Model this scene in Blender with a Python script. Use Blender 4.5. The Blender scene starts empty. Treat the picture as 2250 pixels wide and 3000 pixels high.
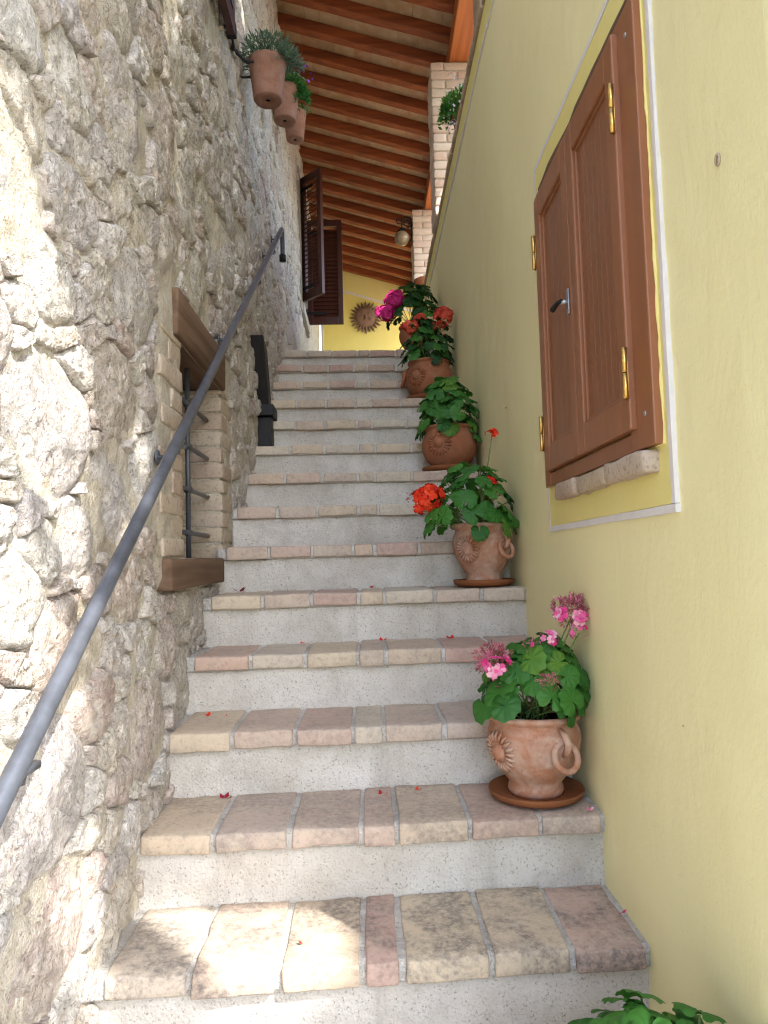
import bpy, math, random
import numpy as np
from mathutils import Vector, Matrix

# ------------------------------------------------------------------ camera, sky, sun, exposure
scene = bpy.context.scene
COL = scene.collection
cam_d = bpy.data.cameras.new("camera"); cam = bpy.data.objects.new("camera", cam_d); COL.objects.link(cam)
cam_d.sensor_fit = 'HORIZONTAL'; cam_d.sensor_width = 36.0; cam_d.lens = 33.79
cam_d.clip_start = 0.05; cam_d.clip_end = 3000
_yaw, _pitch, _roll = 0.0239, 0.0666, -0.0284
_f = Vector((math.sin(_yaw)*math.cos(_pitch), math.cos(_yaw)*math.cos(_pitch), math.sin(_pitch)))
_r = Vector((math.cos(_yaw), -math.sin(_yaw), 0)); _u = _r.cross(_f)
_r2 = _r*math.cos(_roll)+_u*math.sin(_roll); _u2 = -_r*math.sin(_roll)+_u*math.cos(_roll)
cam.matrix_world = Matrix(((_r2.x, _u2.x, -_f.x, 0), (_r2.y, _u2.y, -_f.y, 0), (_r2.z, _u2.z, -_f.z, 1.58), (0, 0, 0, 1)))
scene.camera = cam

SUN = Vector((0.45, -0.535, 0.71)).normalized()
world = bpy.data.worlds.new("World"); scene.world = world; world.use_nodes = True
wn = world.node_tree; bg = wn.nodes["Background"]
sky = wn.nodes.new("ShaderNodeTexSky"); sky.sky_type = 'NISHITA'; sky.sun_disc = False
sky.sun_elevation = math.asin(SUN.z); sky.sun_rotation = math.atan2(SUN.x, SUN.y)
sky.air_density = 1.0; sky.dust_density = 1.8; sky.ozone_density = 1.0
wn.links.new(sky.outputs[0], bg.inputs[0]); bg.inputs[1].default_value = 0.15
sun_d = bpy.data.lights.new("sun", 'SUN'); sun = bpy.data.objects.new("sun", sun_d); COL.objects.link(sun)
sun_d.energy = 2.0; sun_d.angle = math.radians(0.53); sun_d.color = (1.0, 0.95, 0.88)
sun.rotation_euler = SUN.to_track_quat('Z', 'Y').to_euler(); sun.location = (2, -3, 9)
scene.view_settings.view_transform = 'Standard'; scene.view_settings.look = 'None'
scene.view_settings.exposure = 2.52; scene.view_settings.gamma = 1.0
scene.view_settings.use_curve_mapping = False
scene.render.engine = 'CYCLES'
scene.cycles.use_denoising = True; scene.cycles.denoiser = 'OPENIMAGEDENOISE'; scene.cycles.denoising_input_passes = 'RGB_ALBEDO_NORMAL'; scene.cycles.denoising_prefilter = 'NONE'; scene.cycles.denoising_quality = 'HIGH'; scene.cycles.adaptive_threshold = 0.01; scene.cycles.filter_width = 1.2; scene.cycles.max_bounces = 6; scene.cycles.diffuse_bounces = 5; scene.cycles.glossy_bounces = 2; scene.cycles.transmission_bounces = 3

# ------------------------------------------------------------------ dimensions (metres)
R_X, L_X = 0.592, -0.601           # right plaster wall, left stone wall
TD, TR = 0.276, 0.18354            # tread and riser
Y1, Z1, SKEW = 1.5845, 0.6824, 0.0375
LAND_Z = Z1+13*TR+0.05
END_Y = 10.1
PAR_Z = 4.09
def nose(n, x=0.0): return Y1+(n-1)*TD+SKEW*x
def tread_z(n): return Z1+(n-1)*TR+0.05

rng = np.random.default_rng(7)
random.seed(7)

# ------------------------------------------------------------------ helpers
def _hash(ix, iy, iz, seed):
    n = (ix.astype(np.int64)*374761393+iy.astype(np.int64)*668265263+iz.astype(np.int64)*1274126177+seed*974711) & 0xffffffff
    n = ((n ^ (n >> 13))*1274126177) & 0xffffffff
    n = ((n ^ (n >> 16))*2246822519) & 0xffffffff
    return ((n ^ (n >> 15)) & 0xffffff)/float(0xffffff)*2-1
def vnoise(P, freq, seed=0):
    p = np.asarray(P, float)*freq; i = np.floor(p); f = p-i; f = f*f*(3-2*f)
    ix, iy, iz = i[..., 0], i[..., 1], i[..., 2]; out = 0
    for a in (0, 1):
        wa = f[..., 0] if a else 1-f[..., 0]
        for b in (0, 1):
            wb = f[..., 1] if b else 1-f[..., 1]
            for c in (0, 1):
                wc = f[..., 2] if c else 1-f[..., 2]
                out = out+wa*wb*wc*_hash(ix+a, iy+b, iz+c, seed)
    return out
def fbm(P, freq, seed=0, oct=4, gain=0.5):
    s = 0; a = 1.0
    for o in range(oct):
        s = s+a*vnoise(P, freq*2**o, seed+o*17); a *= gain
    return s

WORLD = {}
def obj(name, V, F, mat=None, parent=None, smooth=False, origin=None, tint=None):
    V = np.asarray(V, float).reshape(-1, 3)
    if origin is None:
        origin = (V.min(0)+V.max(0))/2 if len(V) else np.zeros(3)
    origin = np.asarray(origin, float)
    me = bpy.data.meshes.new(name); me.from_pydata((V-origin).tolist(), [], F if isinstance(F, list) else F.tolist())
    me.update()
    if smooth: me.polygons.foreach_set('use_smooth', [True]*len(me.polygons))
    if tint is not None:
        at = me.attributes.new('tint', 'FLOAT', 'POINT')
        t = np.full(len(V), tint) if np.isscalar(tint) else np.asarray(tint)
        at.data.foreach_set('value', t.astype(np.float32))
    if mat: me.materials.append(mat)
    o = bpy.data.objects.new(name, me); COL.objects.link(o)
    if parent is not None:
        o.parent = parent; o.location = origin-WORLD[parent.name]
    else: o.location = origin
    WORLD[o.name] = origin
    return o
def thing(name, loc, label=None, cat=None, group=None):
    o = bpy.data.objects.new(name, None); COL.objects.link(o); o.location = loc; o.empty_display_size = 0.1
    WORLD[o.name] = np.asarray(loc, float)
    tag(o, label, cat, group); return o
def tag(o, label=None, cat=None, group=None, kind=None):
    if label: o['label'] = label
    if cat: o['category'] = cat
    if group: o['group'] = group
    if kind: o['kind'] = kind
    return o
class MB:
    def __init__(s): s.V = []; s.F = []; s.T = []; s.n = 0
    def add(s, V, F, t=None):
        V = np.asarray(V, float).reshape(-1, 3); n = s.n
        s.V.append(V); s.F += [tuple(int(i)+n for i in f) for f in F]; s.n += len(V)
        if t is not None: s.T.append(np.full(len(V), t))
        return s
    def make(s, name, mat, parent=None, smooth=False, origin=None):
        return obj(name, np.concatenate(s.V), s.F, mat, parent, smooth, origin, np.concatenate(s.T) if s.T else None)
def box(a, b):
    (x0, y0, z0), (x1, y1, z1) = a, b
    V = [(x0, y0, z0), (x1, y0, z0), (x1, y1, z0), (x0, y1, z0), (x0, y0, z1), (x1, y0, z1), (x1, y1, z1), (x0, y1, z1)]
    return V, [(0, 3, 2, 1), (4, 5, 6, 7), (0, 1, 5, 4), (1, 2, 6, 5), (2, 3, 7, 6), (3, 0, 4, 7)]
_rb = {}
def _rbtop(n):
    if n in _rb: return _rb[n]
    idx = {}; V = []; F = []
    def vid(i, j, k):
        if (i, j, k) not in idx: idx[(i, j, k)] = len(V); V.append((i/n[0], j/n[1], k/n[2]))
        return idx[(i, j, k)]
    a, b, c = n
    for i in range(a):
        for j in range(b):
            F.append((vid(i, j, 0), vid(i, j+1, 0), vid(i+1, j+1, 0), vid(i+1, j, 0)))
            F.append((vid(i, j, c), vid(i+1, j, c), vid(i+1, j+1, c), vid(i, j+1, c)))
    for i in range(a):
        for k in range(c):
            F.append((vid(i, 0, k), vid(i+1, 0, k), vid(i+1, 0, k+1), vid(i, 0, k+1)))
            F.append((vid(i, b, k), vid(i, b, k+1), vid(i+1, b, k+1), vid(i+1, b, k)))
    for j in range(b):
        for k in range(c):
            F.append((vid(0, j, k), vid(0, j, k+1), vid(0, j+1, k+1), vid(0, j+1, k)))
            F.append((vid(a, j, k), vid(a, j+1, k), vid(a, j+1, k+1), vid(a, j, k+1)))
    _rb[n] = (np.array(V), F); return _rb[n]
def rbox(a, b, r=0.006, n=(3, 3, 3), amp=0.0, freq=12, seed=0):
    """a worn block: subdivided box with rounded edges and uneven faces"""
    a = np.array(a, float); b = np.array(b, float); T, F = _rbtop(tuple(n))
    s = b-a; U = T.copy()
    # pull the first and last grid rows towards the edges so that rounding stays local
    for ax in range(3):
        m = n[ax]
        if m >= 3:
            t = U[:, ax]*m; e = min(r/s[ax], 0.2)
            U[:, ax] = np.where(t < .5, 0, np.where(t > m-.5, 1, e+(t-1)/(m-2)*(1-2*e)))
    P = a+U*s; C = np.clip(P, a+r, b-r); d = P-C; L = np.linalg.norm(d, axis=1, keepdims=True)
    ok = L[:, 0] > 1e-9
    P[ok] = C[ok]+d[ok]/L[ok]*np.minimum(L[ok], r)
    if amp:
        nx = np.stack([fbm(P, freq, seed+k*31, 3) for k in range(3)], 1); P = P+nx*amp
    return P, F
def tube(pts, rad, seg=8, cap=True):
    pts = [np.asarray(p, float) for p in pts]; m = len(pts)
    rads = [rad]*m if np.isscalar(rad) else rad
    V = []; F = []; prev = None
    for i, p in enumerate(pts):
        t = pts[min(i+1, m-1)]-pts[max(i-1, 0)]; t = t/(np.linalg.norm(t)+1e-12)
        if prev is None:
            ref = np.array([0, 0, 1.]) if abs(t[2]) < .9 else np.array([1., 0, 0])
            u = np.cross(t, ref)
        else: u = prev-t*np.dot(prev, t)
        u /= np.linalg.norm(u)+1e-12; prev = u; v = np.cross(t, u)
        for k in range(seg):
            a = 2*math.pi*k/seg; V.append(p+rads[i]*(math.cos(a)*u+math.sin(a)*v))
    for i in range(m-1):
        for k in range(seg):
            k2 = (k+1) % seg; F.append((i*seg+k, i*seg+k2, (i+1)*seg+k2, (i+1)*seg+k))
    if cap:
        F.append(tuple(range(seg-1, -1, -1))); F.append(tuple((m-1)*seg+k for k in range(seg)))
    return np.array(V), F
def lathe(prof, c, seg=36, wob=0.0, seed=0):
    V = []; F = []; m = len(prof)
    for i, (r, z) in enumerate(prof):
        for k in range(seg):
            a = 2*math.pi*k/seg; V.append((c[0]+r*math.cos(a), c[1]+r*math.sin(a), c[2]+z))
    for i in range(m-1):
        for k in range(seg):
            k2 = (k+1) % seg; F.append((i*seg+k, i*seg+k2, (i+1)*seg+k2, (i+1)*seg+k))
    V = np.array(V)
    if wob:
        d = fbm(V, 9, seed, 2)[:, None]*wob; V = V+(V-np.array(c))*[1, 1, 0]*d*8
    return V, F
def torus(c, R, r, axis, seg=28, s2=8, squash=1.0):
    axis = np.asarray(axis, float); axis /= np.linalg.norm(axis)
    up = np.array([0, 0, 1.]) if abs(axis[2]) < .9 else np.array([1., 0, 0])
    u = np.cross(axis, up); u /= np.linalg.norm(u); v = np.cross(axis, u); V = []; F = []
    for i in range(seg):
        a = 2*math.pi*i/seg; d = math.cos(a)*u+math.sin(a)*v
        for j in range(s2):
            b = 2*math.pi*j/s2; V.append(np.asarray(c)+d*R+r*(math.cos(b)*d+math.sin(b)*axis*squash))
    for i in range(seg):
        for j in range(s2):
            i2, j2 = (i+1) % seg, (j+1) % s2; F.append((i*s2+j, i2*s2+j, i2*s2+j2, i*s2+j2))
    return np.array(V), F
def ball(c, r, seg=12, rings=8, sc=(1, 1, 1)):
    prof = [(r*math.sin(math.pi*i/rings), -r*math.cos(math.pi*i/rings)) for i in range(rings+1)]
    V, F = lathe(prof, (0, 0, 0), seg); return V*np.array(sc)+np.asarray(c), F
def frame_on(n):
    n = np.asarray(n, float); n = n/np.linalg.norm(n)
    a = np.array([0, 0, 1.]) if abs(n[2]) < .95 else np.array([1., 0, 0])
    u = np.cross(a, n); u /= np.linalg.norm(u); return u, np.cross(n, u), n

# ------------------------------------------------------------------ materials
class NT:
    def __init__(s, name, rough=0.8, spec=0.3):
        s.m = bpy.data.materials.new(name); s.m.use_nodes = True; s.t = s.m.node_tree
        s.b = s.t.nodes["Principled BSDF"]; s.b.inputs["Roughness"].default_value = rough
        s.b.inputs["Specular IOR Level"].default_value = spec
        s.geo = s.t.nodes.new("ShaderNodeNewGeometry"); s.pos = s.geo.outputs["Position"]
    def link(s, a, b): s.t.links.new(a, b)
    def scaled(s, vec):
        n = s.t.nodes.new("ShaderNodeVectorMath"); n.operation = 'MULTIPLY'; s.link(s.pos, n.inputs[0]); n.inputs[1].default_value = vec
        return n.outputs[0]
    def noise(s, scale, detail=4, rough=0.55, vec=None, dist=0.0):
        n = s.t.nodes.new("ShaderNodeTexNoise"); n.inputs["Scale"].default_value = scale; n.inputs["Detail"].default_value = detail
        n.inputs["Roughness"].default_value = rough; n.inputs["Distortion"].default_value = dist
        s.link(vec if vec else s.pos, n.inputs["Vector"]); return n.outputs["Fac"]
    def voro(s, scale, feature='F1', vec=None):
        n = s.t.nodes.new("ShaderNodeTexVoronoi"); n.inputs["Scale"].default_value = scale; n.feature = feature
        s.link(vec if vec else s.pos, n.inputs["Vector"]); return n.outputs["Distance"]
    def ramp(s, fac, stops, interp='LINEAR'):
        n = s.t.nodes.new("ShaderNodeValToRGB"); n.color_ramp.interpolation = interp; e = n.color_ramp.elements
        while len(e) < len(stops): e.new(0.5)
        for i, (p, c) in enumerate(stops):
            e[i].position = p; e[i].color = (*c, 1) if len(c) == 3 else c
        s.link(fac, n.inputs[0]); return n.outputs[0]
    def mix(s, fac, a, b, mode='MIX'):
        n = s.t.nodes.new("ShaderNodeMix"); n.data_type = 'RGBA'; n.blend_type = mode
        for i, v in ((0, fac), (6, a), (7, b)):
            if hasattr(v, 'links'): s.link(v, n.inputs[i])
            else: n.inputs[i].default_value = v if i == 0 else (*v, 1)
        return n.outputs[2]
    def math(s, op, a, b=None, c=None):
        n = s.t.nodes.new("ShaderNodeMath"); n.operation = op
        for i, v in enumerate((a, b, c)):
            if v is None: continue
            if hasattr(v, 'links'): s.link(v, n.inputs[i])
            else: n.inputs[i].default_value = v
        return n.outputs[0]
    def rnd(s): return s.t.nodes.new("ShaderNodeObjectInfo").outputs["Random"]
    def attr(s, name):
        n = s.t.nodes.new("ShaderNodeAttribute"); n.attribute_name = name; return n.outputs["Fac"]
    def color(s, c):
        if hasattr(c, 'links'): s.link(c, s.b.inputs["Base Color"])
        else: s.b.inputs["Base Color"].default_value = (*c, 1)
    def bump(s, h, strength=0.5, dist=0.01, prev=None):
        n = s.t.nodes.new("ShaderNodeBump"); n.inputs["Strength"].default_value = strength; n.inputs["Distance"].default_value = dist
        s.link(h, n.inputs["Height"])
        if prev: s.link(prev, n.inputs["Normal"])
        s.link(n.outputs[0], s.b.inputs["Normal"]); return n.outputs[0]
M = {}
def m_stone():
    n = NT("stone", 0.92, 0.2)
    t = n.attr('tint')
    base = n.ramp(t, [(0, (.60, .56, .49)), (.14, (.73, .71, .68)), (.28, (.53, .42, .37)), (.42, (.60, .57, .56)), (.54, (.50, .375, .335)), (.66, (.66, .60, .50)), (.78, (.50, .455, .46)), (.9, (.74, .72, .69)), (1, (.58, .50, .43))])
    big = n.noise(8, 6, .7, dist=.5)
    c = n.mix(n.ramp(big, [(.36, (0, 0, 0)), (.62, (1, 1, 1))]), base, n.mix(.55, base, (.70, .65, .56)))
    pale = n.ramp(n.noise(42, 5, .7, dist=.7), [(.50, (0, 0, 0)), (.62, (1, 1, 1))])
    c = n.mix(n.math('MULTIPLY', pale, .55), c, (.80, .77, .72))
    crack_shade = n.ramp(n.noise(36, 6, .75, dist=1.2), [(.33, (1, 1, 1)), (.45, (0, 0, 0))])  # dark crack lines paint the shade of fine relief into the colour
    c = n.mix(n.math('MULTIPLY', crack_shade, .7), c, (.20, .15, .11))
    pit_shade = n.ramp(n.noise(120, 4, .7), [(.32, (1, 1, 1)), (.42, (0, 0, 0))])  # dark pits: shading of small hollows put into the colour
    c = n.mix(n.math('MULTIPLY', pit_shade, .8), c, (.15, .11, .08))
    rust = n.ramp(n.noise(15, 4, .6, dist=1.0), [(.60, (0, 0, 0)), (.70, (1, 1, 1))])
    c = n.mix(n.math('MULTIPLY', rust, .45), c, (.44, .30, .17))
    n.color(c)
    b = n.bump(n.noise(26, 6, .74, dist=.9), 1.0, .030)
    n.bump(n.voro(60), .6, .007, b)
    return n.m
def m_mortar():
    n = NT("lime_mortar", 0.95, 0.15)
    c = n.ramp(n.noise(6, 6, .65), [(.3, (.48, .42, .325)), (.5, (.60, .55, .45)), (.72, (.70, .655, .57))])
    pale = n.ramp(n.noise(50, 5, .7), [(.52, (0, 0, 0)), (.64, (1, 1, 1))])
    c = n.mix(n.math('MULTIPLY', pale, .4), c, (.76, .73, .67))
    c = n.mix(n.math('MULTIPLY', n.ramp(n.noise(85, 5, .72), [(.32, (1, 1, 1)), (.44, (0, 0, 0))]), .75), c, (.27, .20, .13))
    n.color(c)
    b = n.bump(n.noise(24, 6, .72, dist=.5), 1.0, .022); n.bump(n.noise(140, 3, .65), .8, .006, b)
    return n.m
def m_plaster(name, c0, c1, bumpy=.25):
    n = NT(name, 0.85, 0.2)
    v = n.scaled((1, 1, .35))
    c = n.mix(n.ramp(n.noise(1.6, 7, .65, v), [(.3, (0, 0, 0)), (.7, (1, 1, 1))]), c0, c1)
    c = n.mix(n.math('MULTIPLY', n.ramp(n.noise(3.0, 6, .7, n.scaled((9, 9, .7))), [(.52, (0, 0, 0)), (.75, (1, 1, 1))]), .07), c, tuple(v_*.72 for v_ in c0))
    c = n.mix(n.math('MULTIPLY', n.ramp(n.noise(260, 2, .5), [(.66, (0, 0, 0)), (.74, (1, 1, 1))]), .25), c, (.35, .28, .12))
    n.color(c)
    b = n.bump(n.noise(4, 6, .6, n.scaled((1, 1.6, .8)), .6), .28, .014); n.bump(n.noise(140, 4, .6, n.scaled((1, 1, .6))), bumpy, .003, b)
    return n.m
def m_brick(name, stops, lichen=False, dirt=.35):
    n = NT(name, 0.9, 0.2)
    r = n.rnd(); base = n.ramp(r, stops)
    c = n.mix(n.ramp(n.noise(14, 6, .65), [(.35, (0, 0, 0)), (.68, (1, 1, 1))]), base, n.mix(.45, base, (.56, .49, .39)))
    c = n.mix(n.math('MULTIPLY', n.ramp(n.noise(70, 6, .7), [(.34, (1, 1, 1)), (.48, (0, 0, 0))]), dirt), c, (.16, .12, .10))
    if lichen:
        sp = n.t.nodes.new("ShaderNodeSeparateXYZ"); n.link(n.pos, sp.inputs[0])
        low = n.ramp(sp.outputs[2], [(.70, (1, 1, 1)), (1.0, (.35, .35, .35))])
        a = n.ramp(n.noise(7, 8, .70, dist=.5), [(.42, (0, 0, 0)), (.56, (1, 1, 1))])
        b_ = n.ramp(n.noise(60, 6, .75), [(.34, (0, 0, 0)), (.60, (1, 1, 1))])
        f = n.math('MULTIPLY', n.math('MULTIPLY', a, b_), low)
        c = n.mix(n.math('MULTIPLY', f, .8), c, (.13, .12, .115))
    n.color(c)
    b = n.bump(n.noise(40, 6, .65), .5, .006); n.bump(n.noise(220, 3, .6), .35, .002, b)
    return n.m
def m_wood(name, c0, c1, rough=.45, axis=2, spec=.4, scale=1.0, bump=.15):
    n = NT(name, rough, spec)
    s = [30*scale]*3; s[axis] = 1.6*scale
    g = n.noise(1.0, 4, .5, n.scaled(tuple(s)), .1)
    c = n.ramp(g, [(.3, c0), (.68, c1)])
    r = n.rnd(); c = n.mix(n.math('MULTIPLY', r, .3), c, n.mix(.5, c, (c0[0]*.6, c0[1]*.6, c0[2]*.6)))
    n.color(c); n.bump(g, bump, .003); return n.m
def m_plain(name, c, rough=.5, metal=0.0, spec=.5, var=0.0, bump=0.0):
    n = NT(name, rough, spec); n.b.inputs["Metallic"].default_value = metal
    if var:
        n.color(n.mix(n.ramp(n.noise(18, 5, .6), [(.35, (0, 0, 0)), (.68, (1, 1, 1))]), c, tuple(v*(1-var) for v in c)))
    else: n.color(c)
    if bump: n.bump(n.noise(120, 4, .6), bump, .002)
    return n.m
def m_pot(name, c, pale, k=.5):
    n = NT(name, 0.8, 0.25)
    f = n.ramp(n.noise(16, 7, .65, dist=.5), [(.40, (0, 0, 0)), (.66, (1, 1, 1))])
    cc = n.mix(n.math('MULTIPLY', f, k), c, pale)
    cc = n.mix(n.math('MULTIPLY', n.ramp(n.noise(7, 6, .7, dist=.8), [(.48, (0, 0, 0)), (.66, (1, 1, 1))]), .5), cc, tuple(v*.62 for v in c))
    cc = n.mix(n.math('MULTIPLY', n.ramp(n.noise(75, 4, .6), [(.60, (0, 0, 0)), (.70, (1, 1, 1))]), .45), cc, tuple(v*.45 for v in c))
    n.color(cc); n.bump(n.noise(60, 5, .6), .25, .003); return n.m
def m_leaf(name, c0, c1, trans=.32):
    n = NT(name, .5, .35)
    r = n.rnd(); c = n.ramp(r, [(0, c0), (.85, c1), (1, (c1[0]*2.2, c1[1]*1.25, c1[2]))])
    c = n.mix(n.ramp(n.noise(45, 3, .5), [(.4, (0, 0, 0)), (.65, (1, 1, 1))]), c, n.mix(.35, c, (.07, .22, .05)))
    n.color(c); n.bump(n.noise(110, 3, .5), .3, .003)
    tr = n.t.nodes.new("ShaderNodeBsdfTranslucent"); n.link(c, tr.inputs[0]) if hasattr(c, 'links') else None
    mx = n.t.nodes.new("ShaderNodeMixShader"); mx.inputs[0].default_value = trans
    out = n.t.nodes["Material Output"]; n.link(n.b.outputs[0], mx.inputs[1]); n.link(tr.outputs[0], mx.inputs[2]); n.link(mx.outputs[0], out.inputs[0])
    return n.m
def m_petal(name, stops):
    n = NT(name, .6, .2); n.color(n.ramp(n.attr('tint'), stops))
    return n.m
M['stone'] = m_stone(); M['mortar'] = m_mortar()
M['plaster'] = m_plaster("yellow_plaster", (.815, .765, .435), (.865, .82, .505))
M['band'] = m_plaster("deep_yellow_paint", (.74, .66, .24), (.79, .72, .32))
M['line'] = m_plain("white_paint", (.72, .71, .73), .8, var=.08)
BR = [(0, (.52, .44, .35)), (.16, (.50, .365, .305)), (.32, (.58, .49, .355)), (.48, (.48, .31, .265)), (.64, (.53, .45, .37)), (.8, (.59, .53, .43)), (1, (.47, .37, .32))]
M['tread'] = m_brick("worn_step_brick", BR, True)
M['wallbrick'] = m_brick("pale_wall_brick", [(0, (.43, .345, .25)), (.4, (.48, .40, .32)), (.7, (.41, .31, .25)), (1, (.50, .43, .35))], dirt=.6)
M['pillarbrick'] = m_brick("pillar_brick", [(0, (.56, .44, .35)), (.4, (.62, .52, .44)), (.7, (.55, .40, .33)), (1, (.66, .58, .50))], dirt=.2)
M['coping'] = m_brick("coping_brick", [(0, (.36, .27, .17)), (.5, (.42, .32, .22)), (1, (.33, .25, .17))], dirt=.6)
def m_riser():
    n = NT("rough_riser_render", .95, .15)
    c = n.ramp(n.noise(6, 6, .6), [(.3, (.52, .48, .425)), (.55, (.62, .59, .54)), (.75, (.68, .65, .61))])
    c = n.mix(n.ramp(n.noise(150, 4, .7), [(.30, (1, 1, 1)), (.44, (0, 0, 0))]), c, (.20, .18, .15))
    st = n.math('MULTIPLY', n.ramp(n.noise(5, 8, .75, dist=.6), [(.50, (0, 0, 0)), (.72, (1, 1, 1))]), .55)
    c = n.mix(st, c, (.34, .31, .26))
    dr = n.math('MULTIPLY', n.ramp(n.noise(1, 6, .7, n.scaled((14, 2, 2.2))), [(.55, (0, 0, 0)), (.72, (1, 1, 1))]), .4)
    c = n.mix(dr, c, (.36, .33, .29))
    n.color(c); b = n.bump(n.noise(70, 6, .7), .8, .006); n.bump(n.voro(130), .5, .003, b); return n.m
M['riser'] = m_riser()
M['joint'] = m_mortar(); M['joint'].name = 'joint_mortar'
for nd in M['joint'].node_tree.nodes:
    if nd.type == 'VALTORGB' and len(nd.color_ramp.elements) == 3:
        for e, cc in zip(nd.color_ramp.elements, ((.48, .45, .41), (.60, .58, .54), (.68, .66, .62))): e.color = (*cc, 1)
M['shutter'] = m_wood("stained_shutter_wood", (.215, .082, .034), (.26, .102, .043), .34, bump=.0)
M['frame'] = m_wood("stained_frame_wood", (.25, .098, .042), (.30, .122, .054), .34, bump=.03)
M['louver'] = m_wood("dark_brown_paint", (.045, .014, .010), (.065, .020, .014), .4)
M['rafter'] = m_wood("chestnut_rafter", (.15, .036, .010), (.30, .080, .022), .6, axis=0)
M['beam'] = m_wood("lit_chestnut_beam", (.30, .085, .022), (.46, .15, .04), .55, axis=1)  # lighter than the rafters: light bounced from below put into the colour
M['oldwood'] = m_wood("aged_lintel_wood", (.105, .064, .040), (.20, .13, .088), .85, axis=1, spec=.15, bump=1.0)
M['tile'] = m_brick("roof_tile", [(0, (.39, .25, .13)), (.3, (.45, .31, .17)), (.55, (.38, .18, .085)), (.75, (.48, .35, .20)), (1, (.36, .22, .12))], dirt=.15)
M['iron'] = m_plain("painted_iron", (.115, .126, .152), .38, .3, .5, .4, .2)
M['blackiron'] = m_plain("black_iron", (.012, .012, .013), .55, .2, .4)
M['brass'] = m_plain("brass", (.70, .46, .14), .28, 1.0)
M['steel'] = m_plain("zinc_latch", (.42, .44, .47), .4, .8)
M['pot'] = m_pot("pale_terracotta", (.42, .195, .115), (.58, .44, .36), .8)
M['potdark'] = m_pot("dark_terracotta", (.33, .12, .058), (.40, .22, .13), .45)
M['potwall'] = m_pot("weathered_terracotta", (.26, .125, .082), (.32, .20, .16), .6)
M['saucer'] = m_pot("glazed_saucer", (.24, .085, .032), (.28, .12, .05), .4)
M['soil'] = m_plain("potting_soil", (.018, .012, .009), .95, 0, .1, .3, .8)
M['leaf'] = m_leaf("geranium_leaf", (.026, .130, .020), (.062, .225, .032))
M['darkleaf'] = m_leaf("dark_geranium_leaf", (.009, .052, .013), (.020, .085, .020))
M['stem'] = m_plain("green_stem", (.12, .20, .05), .6)
M['greyleaf'] = m_leaf("silver_leaf", (.07, .115, .075), (.17, .22, .17))
M['treeleaf'] = m_leaf("tree_leaf", (.05, .11, .03), (.08, .15, .04), .3)
M['bark'] = m_wood("bark", (.10, .075, .055), (.18, .14, .11), .9, bump=.8)
M['red'] = m_petal("scarlet_petal", [(0, (.42, .010, .012)), (.5, (.72, .035, .012)), (1, (.80, .075, .022))])
M['crimson'] = m_petal("crimson_petal", [(0, (.16, .006, .022)), (1, (.38, .012, .045))])
M['coral'] = m_petal("coral_petal", [(0, (.46, .040, .028)), (1, (.66, .12, .065))])
M['magenta'] = m_petal("magenta_petal", [(0, (.50, .012, .15)), (1, (.70, .05, .28))])
M['pink'] = m_petal("pink_petal", [(0, (.62, .03, .20)), (.5, (.70, .12, .33)), (1, (.80, .45, .55))])
M['wilt'] = m_petal("wilted_pink_petal", [(0, (.22, .07, .07)), (.4, (.42, .11, .15)), (.75, (.48, .22, .19)), (1, (.66, .20, .34))])
M['violet'] = m_petal("violet_petal", [(0, (.16, .05, .42)), (1, (.30, .12, .60))])
M['white'] = m_petal("white_petal", [(0, (.55, .50, .62)), (1, (.75, .73, .78))])
M['glass'] = m_plain("dark_window_glass", (.01, .012, .012), .08, 0, .6)
M['endplaster'] = m_plaster("end_wall_plaster", (.74, .64, .19), (.79, .70, .26))
M['globe'] = m_plain("amber_glass_globe", (.24, .19, .12), .12, 0, .6)
M['plaque'] = m_pot("terracotta_plaque", (.20, .120, .085), (.30, .21, .155), .5)
M['greystone'] = m_plaster("grey_stone_frame", (.36, .34, .30), (.44, .42, .38), .5)
M['ground'] = m_plain("pale_gravel", (.40, .36, .29), .95, 0, .1, .3, .8)

# ------------------------------------------------------------------ ground
def ground():
    n = 40; xs = np.concatenate([np.linspace(-600, -6, 8), np.linspace(-5, 8, 14), np.linspace(9, 600, 8)])
    ys = np.concatenate([np.linspace(-600, -8, 8), np.linspace(-7, 12, 20), np.linspace(13, 600, 8)])
    X, Y = np.meshgrid(xs, ys); V = np.stack([X, Y, 0*X], -1).reshape(-1, 3); w = len(xs); F = []
    for j in range(len(ys)-1):
        for i in range(w-1): F.append((j*w+i, j*w+i+1, (j+1)*w+i+1, (j+1)*w+i))
    tag(obj('ground', V, F, M['ground'], origin=(0, 0, 0)), kind='structure')
ground()

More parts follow.
